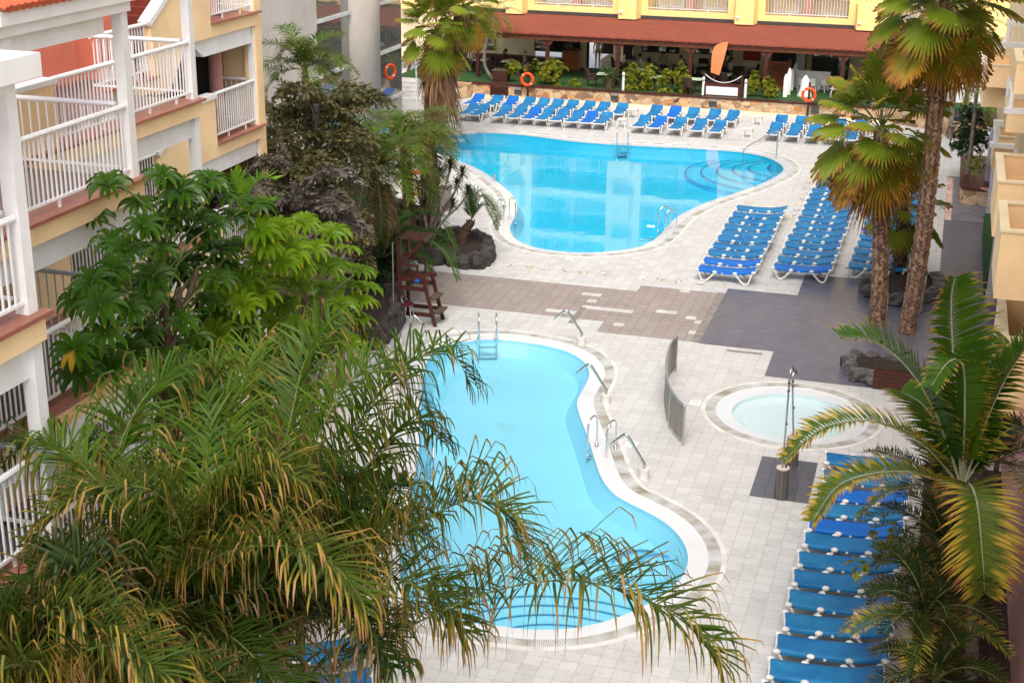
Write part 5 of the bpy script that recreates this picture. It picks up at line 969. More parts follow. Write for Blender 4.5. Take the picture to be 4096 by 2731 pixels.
def fan(mb, C, az, el, pl, R_, nseg=34, spread=R(118), droop=.5, hang=.25, rr=.016, fold=.18):
    C = Vector(C); u0 = rng.random(); pts = arch(C, az, el, pl, hang, 4); mb.mi = 1; mb.cur = (u0, 0.02); mb.tube(pts, [rr*1.3, rr, rr, rr*.9, rr*.8], 5); mb.mi = 0
    D = (pts[-1]-pts[-2]).normalized(); D = (D-Z*hang*.5).normalized(); S = D.cross(Z)
    S = S.normalized() if S.length > .1 else V(1, 0, 0); U = S.cross(D).normalized(); hub = pts[-1]; st = 2*spread/nseg
    for k in range(nseg):
        a = -spread+st*(k+.5); q = abs(a)/spread; Lk = R_*(1-.28*q*q)*rng.uniform(.92, 1.05); u = min(1, max(0, u0*.7+.3*rng.random())); ids = []
        for r, w_ in ((.05, 1), (.38, 1.04), (.66, .78), (.86, .42), (1.0, .05)):
            row = []
            for sgn in (-1, 1):
                aa = a+sgn*st*.5*w_; dr = D*math.cos(aa)+S*math.sin(aa); p = hub+dr*(Lk*r)+U*(fold*R_*r*q*.8+(.016 if (sgn > 0) else -.016)*R_*r*2)
                p = p-Z*(droop*R_*max(0, r-.5)**1.6*(1.0+.8*((k*7) % 5)/5)); row.append(mb.vert(p, (u, r)))
            ids.append(row)
        for (a0, b0), (a1, b1) in zip(ids, ids[1:]): mb.face((a0, b0, b1, a1))
def trunk_mesh(mb, path, r0, r1, rough=.12, n=12, row=.11, boots=0, bl=.12, ringed=0.0):
    C = path_s(path, 6); Ls = [0.0]
    for a, b in zip(C, C[1:]): Ls.append(Ls[-1]+(b-a).length)
    m = max(4, int(Ls[-1]/row)); pts = []; rr = []; j = 0
    for k in range(m+1):
        d0 = Ls[-1]*k/m; j = 0
        while j < len(Ls)-2 and Ls[j+1] < d0: j += 1
        pts.append(C[j].lerp(C[j+1], (d0-Ls[j])/max(1e-6, Ls[j+1]-Ls[j]))); t = k/m; rr.append((r0+(r1-r0)*t)*(1+ringed*((k % 2)*2-1)))
    i0 = len(mb.v); mb.tube(pts, rr, n)
    for k in range(m+1):
        for q in range(n):
            v = Vector(mb.v[i0+k*n+q]); c = pts[k]; f = 1+rough*rng.uniform(-.7, 1.0); mb.v[i0+k*n+q] = tuple(c+(v-c)*f)
    if boots:
        mb.mi = 1; Lr = int(Ls[-1]/.125)
        for kr in range(Lr):
            for q in range(9):
                t = min(.995, (kr+rng.uniform(-.2, .2)+(.5 if q % 2 else 0))/Lr); t = max(0, t); k = min(m-1, int(t*m)); c = pts[k].lerp(pts[k+1], t*m-k); a = q*6.283/9+rng.uniform(-.16, .16); o = V(math.cos(a), math.sin(a), 0); s = V(-math.sin(a), math.cos(a), 0); r = r0+(r1-r0)*t; l = bl*rng.uniform(.9, 1.5); w_ = r*.36*rng.uniform(.8, 1.15)
                p0 = c+o*r*.97; tip = c+o*(r*1.07+l*.16*rng.uniform(.3, 1.6))+Z*l
                i = [mb.vert(v) for v in (p0-s*w_, p0+s*w_, tip+s*w_*.35, tip-s*w_*.35, p0+Z*l*.55-o*r*.1)]; mb.face((i[0], i[1], i[2], i[3])); mb.face((i[0], i[3], i[4])); mb.face((i[2], i[1], i[4])); mb.face((i[3], i[2], i[4]))
        mb.mi = 0
def thatch(mb, top, h, r0, r1, n, Lw=.05, seg=3, spread=.12):
    for k in range(n):
        a = rng.random()*6.283; t = rng.random()**1.2; z = -h*t*.75; L = h*(.25+.4*rng.random()); r = r0+(r1-r0)*rng.random(); o = V(math.cos(a), math.sin(a), 0); s = V(-math.sin(a), math.cos(a), 0); p = Vector(top)+o*r*(.55+.4*t)+Z*z; d = (o*.55-Z).normalized(); u = rng.random(); ids = []
        for i in range(seg+1):
            w_ = Lw*(1-.85*i/seg)*rng.uniform(.7, 1.2); ids.append((mb.vert(p-s*w_, (u, i/seg)), mb.vert(p+s*w_, (u, i/seg)))); p = p+d*L/seg; d = (d-o*.16+s*rng.uniform(-spread, spread)).normalized()
        for (a0, b0), (a1, b1) in zip(ids, ids[1:]): mb.face((a0, b0, b1, a1))
# ---- fan palms on the right
def fan_palm(label, base, path, leaves, r0, r1, skirt=None, boots=0, old=3, R_=.9, pl=.75, tm='trunkfan', grp=None, hangdown=.35, nseg=34):
    base = Vector(base); rt = thing('fan_palm', label, 'palm tree', tuple(base), 0, grp); pth = [Vector(p)-base for p in path]
    mb = MB(); trunk_mesh(mb, pth, r0, r1, boots=boots); mb.build('trunk', [M[tm], M['bootdk' if tm == 'trunkbr' else 'boot']], rt)
    C = pth[-1]
    if skirt: mb = MB(); thatch(mb, C-Z*skirt[2], skirt[0], r1*.9, skirt[1], skirt[3] if len(skirt) > 3 else 420); mb.build('dead_leaf_skirt', M['thatch'], rt)
    n = leaves
    for k in range(n):
        t = k/(n-1); az = k*2.39996+rng.uniform(-.25, .25); el = R(84)-R(128)*t**.85+rng.uniform(-.12, .12); mb = MB()
        fan(mb, C+Z*(.15-.45*t), az, el, pl*rng.uniform(.85, 1.15), R_*rng.uniform(.88, 1.1), nseg=nseg, droop=.22+.4*rng.random()*(.4+t), hang=.10+.75*t*t)
        mb.build('fan_leaf', [M['fanold' if k >= n-old else 'fan'], M['stalky' if k >= n-old else 'stalk']], rt)
    return rt
bL = at(*P_(2015, 745)); palmL = fan_palm('fan palm with straight scarred trunk, left of the two tall ones on slate paving', bL, [bL, atY(*P_(2022, 620), bL.y), atY(*P_(2022, 480), bL.y), atY(*P_(2024, 300), bL.y)], 40, .24, .21, (2.0, .52, .5, 620), 260, 9, 1.05, 1.2)
bR = at(*P_(2082, 765)); palmR = fan_palm('tallest fan palm with a leaning scarred trunk on the slate paving', bR, [bR, atY(*P_(2112, 600), bR.y), atY(*P_(2132, 430), bR.y), atY(*P_(2148, 250), bR.y), atY(*P_(2166, 8), bR.y)], 40, .23, .22, (1.9, .5, .2, 500), 300, 9, 1.12, 1.2)
for (rt_, bb_, lst) in ((palmL, bL, ((2023, 300, 2015, 515, 1.15), (2040, 330, 2110, 520, 1.0), (2010, 330, 1930, 440, 1.0))), (palmR, bR, ((2160, 60, 2160, 200, 1.2), (2180, 60, 2260, 190, 1.2), (2150, 80, 2080, 150, 1.1)))):
    for (x0_, y0_, x1_, y1_, R__) in lst:
        a_ = atY(*P_(x0_, y0_), bb_.y-.35)-bb_; d_ = atY(*P_(x1_, y1_), bb_.y-1.0)-bb_-a_; mb = MB(); fan(mb, a_, math.atan2(d_.y, d_.x), math.atan2(d_.z, math.hypot(d_.x, d_.y))+.35, .8, R__, nseg=40, droop=.15, hang=.55); mb.build('fan_leaf', [M['fanold'], M['stalky']], rt_)
bM = at(*P_(2065, 640)); fan_palm('short dark fan palm between and behind the two tall trunks', bM, [bM, atY(*P_(2072, 540), bM.y), atY(*P_(2078, 478), bM.y)], 20, .22, .2, None, 160, 0, .8, .75, 'trunkbr')
# brown hanging leaves along the tall trunk
def hang_skirt(parent_label, c, h, r, n): pass
# ---- left background fan palm with a long skirt
bF = at(*P_(984, 330)); yF_ = bF.y; cF = [bF, atY(*P_(988, 260), yF_), atY(*P_(992, 180), yF_), atY(*P_(1003, 70), yF_)]
o = fan_palm('big fan palm with long brown hanging thatch beside the glass tower', bF, cF, 30, .28, .26, (2.6, .75, .4, 560), 120, 3, 1.0, 1.1, 'trunkbr')
mb = MB(); C = cF[-1]-bF; thatch(mb, C-Z*1.7+V(.5, -.1, 0), 2.6, .2, .55, 260, .05); thatch(mb, C-Z*2.6, 1.9, .25, .42, 220, .045); mb.build('dead_leaf_skirt', M['thatchdk'], o)
b2 = bF+V(.25, .7, 0); fan_palm('second fan palm rising behind the big one at the top edge', b2, [b2, atY(*P_(1015, 170), b2.y), atY(*P_(1062, 15), b2.y)], 22, .24, .22, (1.6, .5, .3, 260), 0, 5, 1.0, 1.0, 'trunkbr')
# ---- feather palms
def feather_palm(name, label, base, path, r0, r1, specs, m, tm, nl, ll, lw, fk, rough=.05, stalk='stalk', ringed=0.03, boots=0, shaft=None, grp=None):
    base = Vector(base); rt = thing(name, label, 'palm tree', tuple(base), 0, grp); pth = [Vector(p)-base for p in path]; mb = MB(); trunk_mesh(mb, pth, r0, r1, rough, 12, .09, boots, .1, ringed); mb.build('trunk', [M[tm], M['bootdk']], rt); C = pth[-1]
    if shaft: mb = MB(); mb.tube([C-Z*.05, C+Z*shaft*.5, C+Z*shaft], [r1*1.3, r1*1.2, r1*.6], 10); mb.build('crownshaft', M['crownshaft'], rt, smooth=True); C = C+Z*shaft*.8
    for sp_ in specs:
        if isinstance(sp_, dict):
            kw = dict(nl=nl, ll=ll, lw=lw, **fk); kw.update({k: v for k, v in sp_.items() if k not in ('pts', 'm')}); addfrond(rt, base, sp_['pts'], sp_.get('m', m), stalk, **kw)
        else:
            az, el, L, bend, mm = sp_; addfrond(rt, base, [p+base for p in arch(C, az, el, L, bend)], mm or m, stalk, nl=nl, ll=ll, lw=lw, **fk)
    return rt
def spiral(n, e0, e1, L0, L1, b0, b1, m=None, m2=None, a0=0.0): return [(a0+k*2.39996+rng.uniform(-.2, .2), e0+(e1-e0)*k/(n-1)+rng.uniform(-.08, .08), rng.uniform(L0, L1), rng.uniform(b0, b1), (m2 if m2 and k > n*.6 else m)) for k in range(n)]
def pp(pts, Y=None): return [atY(*P_(x, y), yy) for x, y, yy in pts]
QK = dict(fw=.72, vup=.45, droop=1.0, segs=7, rr=.015, jit=.42, kink=True, start=.10)
# foreground queen palms, bottom left: fronds traced at their own distance
cA = pp([(640, 1440, 13.2)])[0]; bA = V(cA.x, cA.y, 0)
QA = [dict(pts=pp(x), m=mm) for x, mm in (
 ([(650, 1420, 13.2), (800, 1520, 12.9), (960, 1428, 12.6), (1130, 1358, 12.3), (1300, 1332, 12.1), (1450, 1362, 11.9), (1560, 1420, 11.8), (1640, 1500, 11.7)], 'queendry'),
 ([(640, 1430, 13.2), (760, 1330, 13.6), (900, 1240, 13.8), (1040, 1160, 13.9), (1120, 1150, 13.9), (1175, 1205, 13.8), (1190, 1260, 13.7)], 'queendry'),
 ([(640, 1430, 13.2), (700, 1250, 13.6), (790, 1040, 14.2), (880, 890, 14.8), (970, 815, 15.1), (1040, 815, 15.2), (1075, 870, 15.2)], 'queen'),
 ([(640, 1420, 13.2), (615, 1200, 13.5), (660, 1000, 14.2), (700, 830, 14.9), (760, 740, 15.3), (830, 760, 15.5)], 'queen'),
 ([(640, 1430, 13.2), (680, 1180, 13.2), (740, 980, 13.6), (830, 850, 14.2), (920, 870, 14.5), (985, 950, 14.6)], 'queen'),
 ([(630, 1430, 13.2), (570, 1230, 13.6), (540, 1030, 14.4), (560, 870, 15.2), (600, 790, 15.8), (650, 790, 16)], 'queen'),
 ([(640, 1430, 13.2), (760, 1200, 14.6), (860, 1050, 15.2), (960, 960, 15.6), (1010, 1010, 15.7)], 'queen'),
 ([(640, 1440, 13.2), (780, 1360, 13.1), (900, 1330, 13), (1000, 1370, 12.9), (1060, 1450, 12.8)], 'queendry'),
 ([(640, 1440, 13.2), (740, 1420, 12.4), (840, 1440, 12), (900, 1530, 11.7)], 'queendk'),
 ([(640, 1440, 13.2), (700, 1350, 13.8), (800, 1240, 14.4), (900, 1190, 14.7), (980, 1230, 14.8)], 'queen'))]
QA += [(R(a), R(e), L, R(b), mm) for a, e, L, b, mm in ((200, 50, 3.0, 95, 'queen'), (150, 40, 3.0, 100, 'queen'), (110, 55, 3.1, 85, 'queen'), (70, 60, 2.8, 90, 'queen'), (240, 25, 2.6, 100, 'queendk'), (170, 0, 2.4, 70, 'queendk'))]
QA[0].update(ll=1.3, nl=160); QA[1].update(ll=1.15, nl=150); QA[7].update(ll=1.1)
feather_palm('feather_palm', 'large feather palm with one long drying frond reaching over the near pool', bA, [bA, bA+V(.05, 0, 2.5), cA], .15, .12, QA, 'queen', 'trunkgr', 124, .90, .029, QK)
cB = pp([(400, 1400, 11.8)])[0]; bB = V(cB.x, cB.y, 0)
QB = [dict(pts=pp(x), m=mm) for x, mm in (
 ([(400, 1400, 11.8), (440, 1320, 11.6), (520, 1268, 11.4), (620, 1252, 11.2), (720, 1270, 11.1), (790, 1320, 11), (830, 1400, 10.9)], 'queendry'),
 ([(400, 1400, 11.8), (420, 1230, 11.9), (370, 1140, 11.8), (290, 1115, 11.6), (200, 1130, 11.4), (120, 1190, 11.2), (70, 1260, 11.1)], 'queendry'),
 ([(400, 1400, 11.8), (330, 1180, 12.4), (270, 1060, 12.8), (320, 930, 13.2), (390, 860, 13.6), (470, 850, 13.9)], 'queen'),
 ([(400, 1400, 11.8), (430, 1200, 12.6), (470, 1040, 13.2), (440, 920, 13.8), (390, 880, 14.1), (330, 900, 14.3)], 'queen'),
 ([(400, 1400, 11.8), (300, 1220, 12.0), (200, 1080, 12.2), (110, 1020, 12.3), (30, 1040, 12.3), (-40, 1110, 12.2)], 'queen'),
 ([(400, 1400, 11.8), (480, 1160, 12.8), (520, 980, 13.6), (480, 870, 14.2), (520, 830, 14.5)], 'queen'),
 ([(400, 1410, 11.8), (300, 1330, 11.2), (180, 1300, 10.8), (70, 1350, 10.5), (0, 1420, 10.4)], 'queendk'),
 ([(400, 1400, 11.8), (500, 1180, 12.2), (590, 1080, 12.4), (660, 1090, 12.4), (700, 1150, 12.4)], 'queendry'),
 ([(400, 1400, 11.8), (450, 1240, 12.2), (560, 1130, 12.4), (650, 1180, 12.4), (700, 1260, 12.3)], 'queendry'))]
QB += [(R(a), R(e), L, R(b), mm) for a, e, L, b, mm in ((60, 60, 2.8, 95, 'queen'), (100, 50, 2.8, 90, 'queen'), (30, 20, 2.4, 90, 'queendk'), (340, 10, 2.3, 85, 'queendk'), (300, 25, 2.3, 105, 'queendk'), (265, 30, 2.2, 110, 'queendry'), (225, 20, 2.4, 90, 'queendk'), (190, 25, 2.4, 90, 'queendk'))]
feather_palm('feather_palm', 'feather palm in the lower left with arching yellow-tipped fronds over the balconies', bB, [bB, bB+V(0, 0, 2.5), cB], .14, .11, QB, 'queen', 'trunkgr', 120, .88, .029, QK)
cC = pp([(90, 1640, 9.6)])[0]; bC = V(cC.x, cC.y, 0)
QC = [dict(pts=pp(x), m=mm) for x, mm in (([(90, 1640, 9.6), (60, 1480, 9.8), (130, 1400, 9.9), (230, 1440, 9.8), (290, 1530, 9.7)], 'queendry'), ([(90, 1640, 9.6), (160, 1520, 9.4), (260, 1480, 9.3), (350, 1530, 9.2), (400, 1620, 9.2)], 'queendry'), ([(90, 1640, 9.6), (20, 1500, 9.6), (-30, 1430, 9.6), (-90, 1450, 9.6)], 'queendk'), ([(90, 1640, 9.6), (150, 1500, 10.2), (200, 1380, 10.6), (180, 1290, 10.8), (120, 1250, 10.9)], 'queendk'), ([(90, 1640, 9.6), (60, 1540, 9.2), (20, 1530, 9.0), (-30, 1580, 8.9)], 'queendry'))]
QC += [(R(a), R(40), 2.0, R(85), 'queendk') for a in (20, 70, 120, 330)]
feather_palm('feather_palm', 'feather palm with brown-tipped fronds in the bottom left corner', bC, [bC, bC+V(0, 0, 3), cC], .13, .10, QC, 'queen', 'trunkgr', 110, .80, .027, QK)
cD = pp([(560, 1560, 12.4)])[0]; bD = V(cD.x, cD.y, 0)
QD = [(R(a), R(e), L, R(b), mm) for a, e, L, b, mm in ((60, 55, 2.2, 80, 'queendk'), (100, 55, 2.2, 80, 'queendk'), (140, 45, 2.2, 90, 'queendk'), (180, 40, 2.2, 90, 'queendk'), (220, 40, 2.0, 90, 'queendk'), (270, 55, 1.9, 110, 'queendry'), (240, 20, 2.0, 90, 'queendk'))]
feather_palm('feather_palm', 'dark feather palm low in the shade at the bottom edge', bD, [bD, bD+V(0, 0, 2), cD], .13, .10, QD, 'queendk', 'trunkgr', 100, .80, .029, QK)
# foreground right: broad feather palm with pale crownshaft stalks
AK = dict(fw=.36, vup=.34, droop=.5, segs=4, rr=.026, jit=.07, start=.16)
cE = atY(*P_(2212, 1120), 24); bE = V(1.62, 24, 0)
QE = [dict(pts=pp(x), m=mm, ll=L) for x, mm, L in (
 ([(2208, 1115, 24), (2200, 960, 24.2), (2188, 800, 24.4), (2185, 690, 24.5), (2192, 640, 24.5)], 'areca', .98),
 ([(2206, 1110, 24), (2150, 950, 23.8), (2085, 845, 23.6), (2010, 785, 23.5), (1935, 775, 23.4)], 'areca', .98),
 ([(2205, 1115, 24), (2120, 1020, 23.4), (2010, 968, 23.0), (1910, 975, 22.8), (1850, 1010, 22.7), (1805, 1055, 22.6)], 'arecadry', .58),
 ([(2205, 1118, 24), (2090, 1085, 23.2), (1990, 1090, 22.8), (1920, 1120, 22.6), (1868, 1195, 22.4)], 'arecadry', .58),
 ([(2215, 1110, 24), (2260, 980, 24), (2310, 870, 24), (2375, 770, 24)], 'areca', .92),
 ([(2212, 1125, 23.9), (2228, 1112, 23.2), (2245, 1160, 22.8), (2256, 1270, 22.6), (2262, 1360, 22.6)], 'arecadry', .86),
 ([(2210, 1110, 24), (2216, 950, 23.6), (2212, 840, 23.2), (2180, 830, 22.9), (2140, 885, 22.8)], 'areca', .5),
 ([(2212, 1110, 24), (2235, 950, 24.6), (2275, 830, 25), (2320, 790, 25.2)], 'areca', .92),
 ([(2212, 1112, 24), (2290, 1010, 24.4), (2340, 980, 24.6), (2380, 1020, 24.7)], 'arecadk', .5),
 ([(2208, 1112, 24), (2165, 1000, 24.6), (2120, 930, 25), (2070, 900, 25.2)], 'areca', .92))]
feather_palm('feather_palm', 'broad feather palm with yellow-edged fronds at the right, tallest over the near loungers', bE, [bE, V(1.45, 24, 1.9), cE], .12, .10, QE, 'areca', 'trunkgr', 62, .55, .058, AK, .03, 'crownshaft', .05)
def areca(label, P, Y, n, L, m='arecadk', ll=.38, lw=.026, stems=3, e1=10, lit=None):
    c = atY(*P_(*P), Y); b = V(c.x, c.y, 0); specs = spiral(n, R(80), R(e1), L*.8, L*1.1, R(55), R(105), m, lit)
    return feather_palm('feather_palm', label, b, [b, b+V(.03, 0, c.z*.5), c], .07, .05, specs, m, 'trunkgr', 34, ll, lw, dict(fw=.6, vup=.25, droop=.5, segs=3, rr=.014, jit=.12), .03, 'stalk', .04)
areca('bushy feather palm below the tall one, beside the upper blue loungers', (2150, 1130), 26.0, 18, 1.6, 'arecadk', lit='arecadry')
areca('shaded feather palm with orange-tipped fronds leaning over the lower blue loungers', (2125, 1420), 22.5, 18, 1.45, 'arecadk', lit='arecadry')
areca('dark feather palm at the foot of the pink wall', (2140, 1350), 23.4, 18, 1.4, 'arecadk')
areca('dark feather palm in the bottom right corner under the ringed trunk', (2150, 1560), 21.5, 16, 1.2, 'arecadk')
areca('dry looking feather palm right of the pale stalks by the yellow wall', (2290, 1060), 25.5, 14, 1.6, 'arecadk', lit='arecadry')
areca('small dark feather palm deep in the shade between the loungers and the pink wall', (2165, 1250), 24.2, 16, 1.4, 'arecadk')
# leafy bushes
def bush(name, label, base, blobs, m, n, ls, stems=(), grp=None, lw=.42):
    base = Vector(base); rt = thing(name, label, 'bush', tuple(base), 0, grp); mb = MB()
    for c, r in blobs:
        c = Vector(c)-base; nn = int(n*(r[0]*r[2])/(.5*.5))
        for cl in range(max(4, nn//7)):
            d = V(rng.gauss(0, 1), rng.gauss(0, 1), rng.gauss(0, 1)).normalized()*rng.random()**.4; q = c+V(d.x*r[0], d.y*r[1], d.z*r[2]); ax = (d+Z*.6+V(rng.uniform(-.4, .4), rng.uniform(-.4, .4), 0)).normalized(); uc = rng.random()
            s1 = ax.orthogonal().normalized(); s2 = ax.cross(s1)
            for k in range(7):
                a = k*.9+rng.random(); o = (s1*math.cos(a)+s2*math.sin(a)+ax*rng.uniform(.1, .9)).normalized(); w_ = o.cross(ax).normalized()*ls*lw*.5; L = ls*rng.uniform(.7, 1.25); u = min(1, max(0, uc*.7+rng.random()*.35)); i = [mb.vert(v, uv) for v, uv in ((q, (u, 0)), (q+o*L*.5-w_, (u, .4)), (q+o*L*.5+w_, (u, .4)), (q+o*L-ax*L*.25, (u, .8)))]; mb.face((i[0], i[2], i[3], i[1]))
    mb.build('crown', M[m], rt)
    if stems:
        mb = MB()
        for a, b in stems: a = Vector(a)-base; b = Vector(b)-base; mb.tube(path_s([a, a.lerp(b, .5)+V(rng.uniform(-.1, .1), 0, 0), b], 3), .035, 6)
        mb.build('trunk', M['bark'], rt)
    return rt
def cbush(label, x, y, w_, h, stem=None, s=2.138, zf=R4, n=420, m='croton', ls=.17, extra=()):
    c = atY(*zf(x, y), 77.9); px = 76.0; rx, rz_ = w_/s/px/2*1.25, h/s/px/2*1.2; b = V(c.x, 77.9, TZ-.1); st = ()
    if stem: e = atY(*zf(*stem), 77.9); b = V(e.x, 77.9, TZ-.1); st = ((b, c), (b+V(.08, 0, 0), c+V(rx*.5, 0, .1)))
    bl = [((c.x+rng.uniform(-.25, .25)*rx, 77.9, c.z+rng.uniform(-.25, .3)*rz_), (rx*.75, rx*.6, rz_*.75)) for _ in range(3)]
    bl += [(tuple(atY(*zf(q[0], q[1]), 77.9)), (q[2]/s/px/2*1.2, q[2]/s/px/2.2, q[3]/s/px/2*1.15)) for q in extra]
    return bush('variegated_bush', label, b, bl, m, n, ls, st, 'yellow-leaved bushes along the terrace wall')
cbush('yellow-leaved bush on thin stems left of the left lifebuoy', 335, 570, 130, 130, (380, 690), extra=((450, 590, 90, 60), (520, 540, 50, 60)))
cbush('broad round yellow-leaved bush on bare stems right of the left lifebuoy', 655, 600, 270, 190, (660, 735), extra=((550, 720, 80, 40), (700, 720, 90, 40)))
cbush('small low yellow-leaved bush on the wall coping before the doorway', 858, 712, 125, 70)
cbush('tallest yellow-green bush cluster in the middle of the wall', 1330, 640, 120, 200, None, extra=((1480, 620, 170, 150), (1330, 750, 150, 60)))
cbush('low yellow bush under the middle cluster', 1462, 740, 115, 100)
cbush('forked yellow-leaved bush on bare twigs right of the middle cluster', 1625, 660, 90, 130, (1620, 790), extra=((1620, 775, 130, 50), (1580, 690, 60, 70)))
cbush('upright column-shaped yellow bush left of the roped planter box', 1775, 680, 130, 250, None, extra=((1700, 630, 60, 60),))
cbush('yellow-green bush right of the roped planter box, the left of two', 535, 560, 90, 150, None, 1.685, R5b); cbush('yellow-green bush right of the roped planter box, the right of two', 640, 585, 110, 140, None, 1.685, R5b)
pk_ = atY(*R4(1150, 730), 77.9); cy_ = thing('cycad', 'stubby cycad with stiff dark fronds on the wall coping', 'plant', (pk_.x, 77.9, TZ-.1)); mb = MB(); trunk_mesh(mb, [V(0, 0, 0), V(0, 0, .35), V(0, 0, .62)], .27, .22, .2, 10, .1, 40, .1); mb.build('trunk', [M['bark'], M['bark']], cy_)
for k in range(26): mb = MB(); frond(mb, arch((0, 0, .6), k*2.4, R(78)-R(75)*k/25, .95, R(50)), .16, .018, 22, .7, .3, .1, 3, .012); mb.build('frond', [M['cycad'], M['stalk']], cy_)
# dark tree and palms far right
c = atY(*RB(1090, 330), 64); bush('shrub_tree', 'dark glossy shrub tree by the right building behind the stone planter', (c.x, 64, 0), [(tuple(atY(*RB(x, y), 64)), (r, r, r*1.1)) for x, y, r in ((1060, 230, .55), (1100, 330, .75), (1010, 380, .6), (1140, 380, .6), (1080, 430, .65), (1000, 450, .35))], 'dkbush', 330, .16, (((c.x, 64, 0), tuple(c)),)); 
c = atY(*RB(1110, 560), 61.5); bush('variegated_bush', 'yellow-green bush in the stone planter below the dark shrub tree', (c.x, 61.5, 0), [(tuple(atY(*RB(x, y), 61.5)), (r, r, r)) for x, y, r in ((1080, 560, .35), (1130, 540, .4), (1110, 590, .35))], 'croton', 160, .14)
SPl = thing('stone_planter', 'flagstone planter with dark rim at the foot of the right building', 'planter'); q = [at(*RB(*c)) for c in ((1000, 715), (1005, 640), (1200, 690), (1190, 735))]; pts = [(1.12, 60.9), (1.2, 60.55), (1.5, 60.4), (2.5, 60.4), (2.5, 67), (1.12, 67)]; mb = MB(); mb.prism(pts, 0, .62); mb.build('wall_face', M['stone'], SPl); mb = MB(); mb.prism([(1.08, 60.85), (1.17, 60.5), (1.5, 60.35), (2.5, 60.35), (2.5, 67), (1.08, 67)], .62, .7); mb.build('rim', M['darkwood'], SPl)
sb_ = thing('small_bin', 'slim dark slatted bin at the right end of the stone planter', 'litter bin', tuple(at(*RB(1180, 750)))); mb = MB(); mb.lathe((0, 0, 0), [(.2, 0), (.22, .85)], 12); mb.build('body', M['darkwood'], sb_); mb = MB(); mb.lathe((0, 0, .85), [(.23, 0), (.23, .06), (.1, .08)], 12); mb.build('lid', M['black'], sb_)
b = at(*RB(1108, 560)); c = atY(*RB(1105, 140), 63); feather_palm('feather_palm', 'slender feather palm with thin grey stem rising from the dark shrub tree', V(c.x, 63, 0), [V(c.x+.02, 63, 0), V(c.x+.03, 63, 2), c], .09, .07, spiral(11, R(75), R(-10), 1.5, 1.9, R(60), R(100), 'areca', 'arecadry'), 'areca', 'trunkgr', 32, .42, .035, dict(fw=.6, vup=.3, droop=.4, segs=3, rr=.018), shaft=.5)
c = atY(*R5b(2020, 200), 72); feather_palm('feather_palm', 'tall thin feather palm against the white building at top right', V(c.x, 72, 0), [V(c.x, 72, 0), V(c.x, 72, 3), c], .12, .09, spiral(12, R(75), R(-15), 2.0, 2.6, R(60), R(100), 'areca', 'midqueen'), 'areca', 'trunkgr', 34, .5, .03, dict(fw=.6, vup=.2, droop=.6, segs=3, rr=.018), shaft=.6)
c = atY(*R5b(1940, 120), 74); feather_palm('feather_palm', 'thin feather palm half hidden behind the tallest fan palm at top right', V(c.x, 74, 0), [V(c.x, 74, 0), V(c.x, 74, 3), c], .12, .09, spiral(11, R(75), R(-15), 2.0, 2.6, R(60), R(100), 'midqueen'), 'midqueen', 'trunkgr', 34, .5, .03, dict(fw=.6, vup=.2, droop=.6, segs=3, rr=.018), shaft=.6)
# ---- mid-left jungle
MK = dict(fw=.6, vup=.25, droop=1.1, segs=4, rr=.018, jit=.3)
b = at(*P_(848, 692)); c = atY(*P_(852, 480), b.y); c2 = atY(*P_(862, 400), b.y)
o = feather_palm('feather_palm', 'tall feather palm with a grey scarred trunk above the lava bed, centre left', b, [b, atY(*P_(842, 600), b.y), c, c2], .17, .15, spiral(34, R(84), R(-5), 2.3, 3.0, R(70), R(120), 'midqueen', 'queendk'), 'midqueen', 'trunkgr', 66, .58, .026, MK, .12, boots=60)
mb = MB(); d = atY(*P_(880, 420), b.y-.3)-b; thatch(mb, d, 1.5, .1, .42, 420, .018, 4, .2); mb.build('dead_leaf_skirt', M['thatch'], o)
c = atY(*P_(930, 330), 46); b = V(c.x+.2, 46, 0); feather_palm('feather_palm', 'feather palm with fine drooping leaves in front of the left end of the large pool', b, [b, V(c.x+.1, 46, 2), c], .2, .17, spiral(28, R(80), R(-15), 2.0, 2.6, R(70), R(120), 'midqueen', 'midqueen'), 'midqueen', 'trunkbr', 62, .58, .026, MK, .12, boots=80)
c = atY(*P_(982, 300), 49); b = at(*P_(990, 470)); feather_palm('feather_palm', 'drying feather palm with shaggy mottled trunk beside the large pool', V(c.x, 49, 0), [V(c.x+.1, 49, 0), V(c.x+.05, 49, 2), c], .36, .26, spiral(16, R(60), R(-30), 1.3, 1.8, R(60), R(120), 'queendry', 'queendry'), 'queendry', 'trunkfan', 50, .48, .024, MK, .15, boots=220)
c = atY(*P_(700, 160), 37); b = V(c.x, 37, 0); feather_palm('feather_palm', 'slim bright feather palm rising highest before the grey tower', b, [b, V(c.x, 37, 4), c], .12, .09, spiral(13, R(85), R(10), 1.5, 2.0, R(80), R(125), 'midqueen') + [dict(pts=pp(x), m='midqueen') for x in (([(700, 170, 37), (720, 140, 37), (770, 190, 36.6), (830, 250, 36.4), (850, 320, 36.3)], [(700, 165, 37), (690, 110, 37), (660, 100, 37), (640, 140, 37)]))], 'midqueen', 'trunkgr', 62, .52, .024, MK)
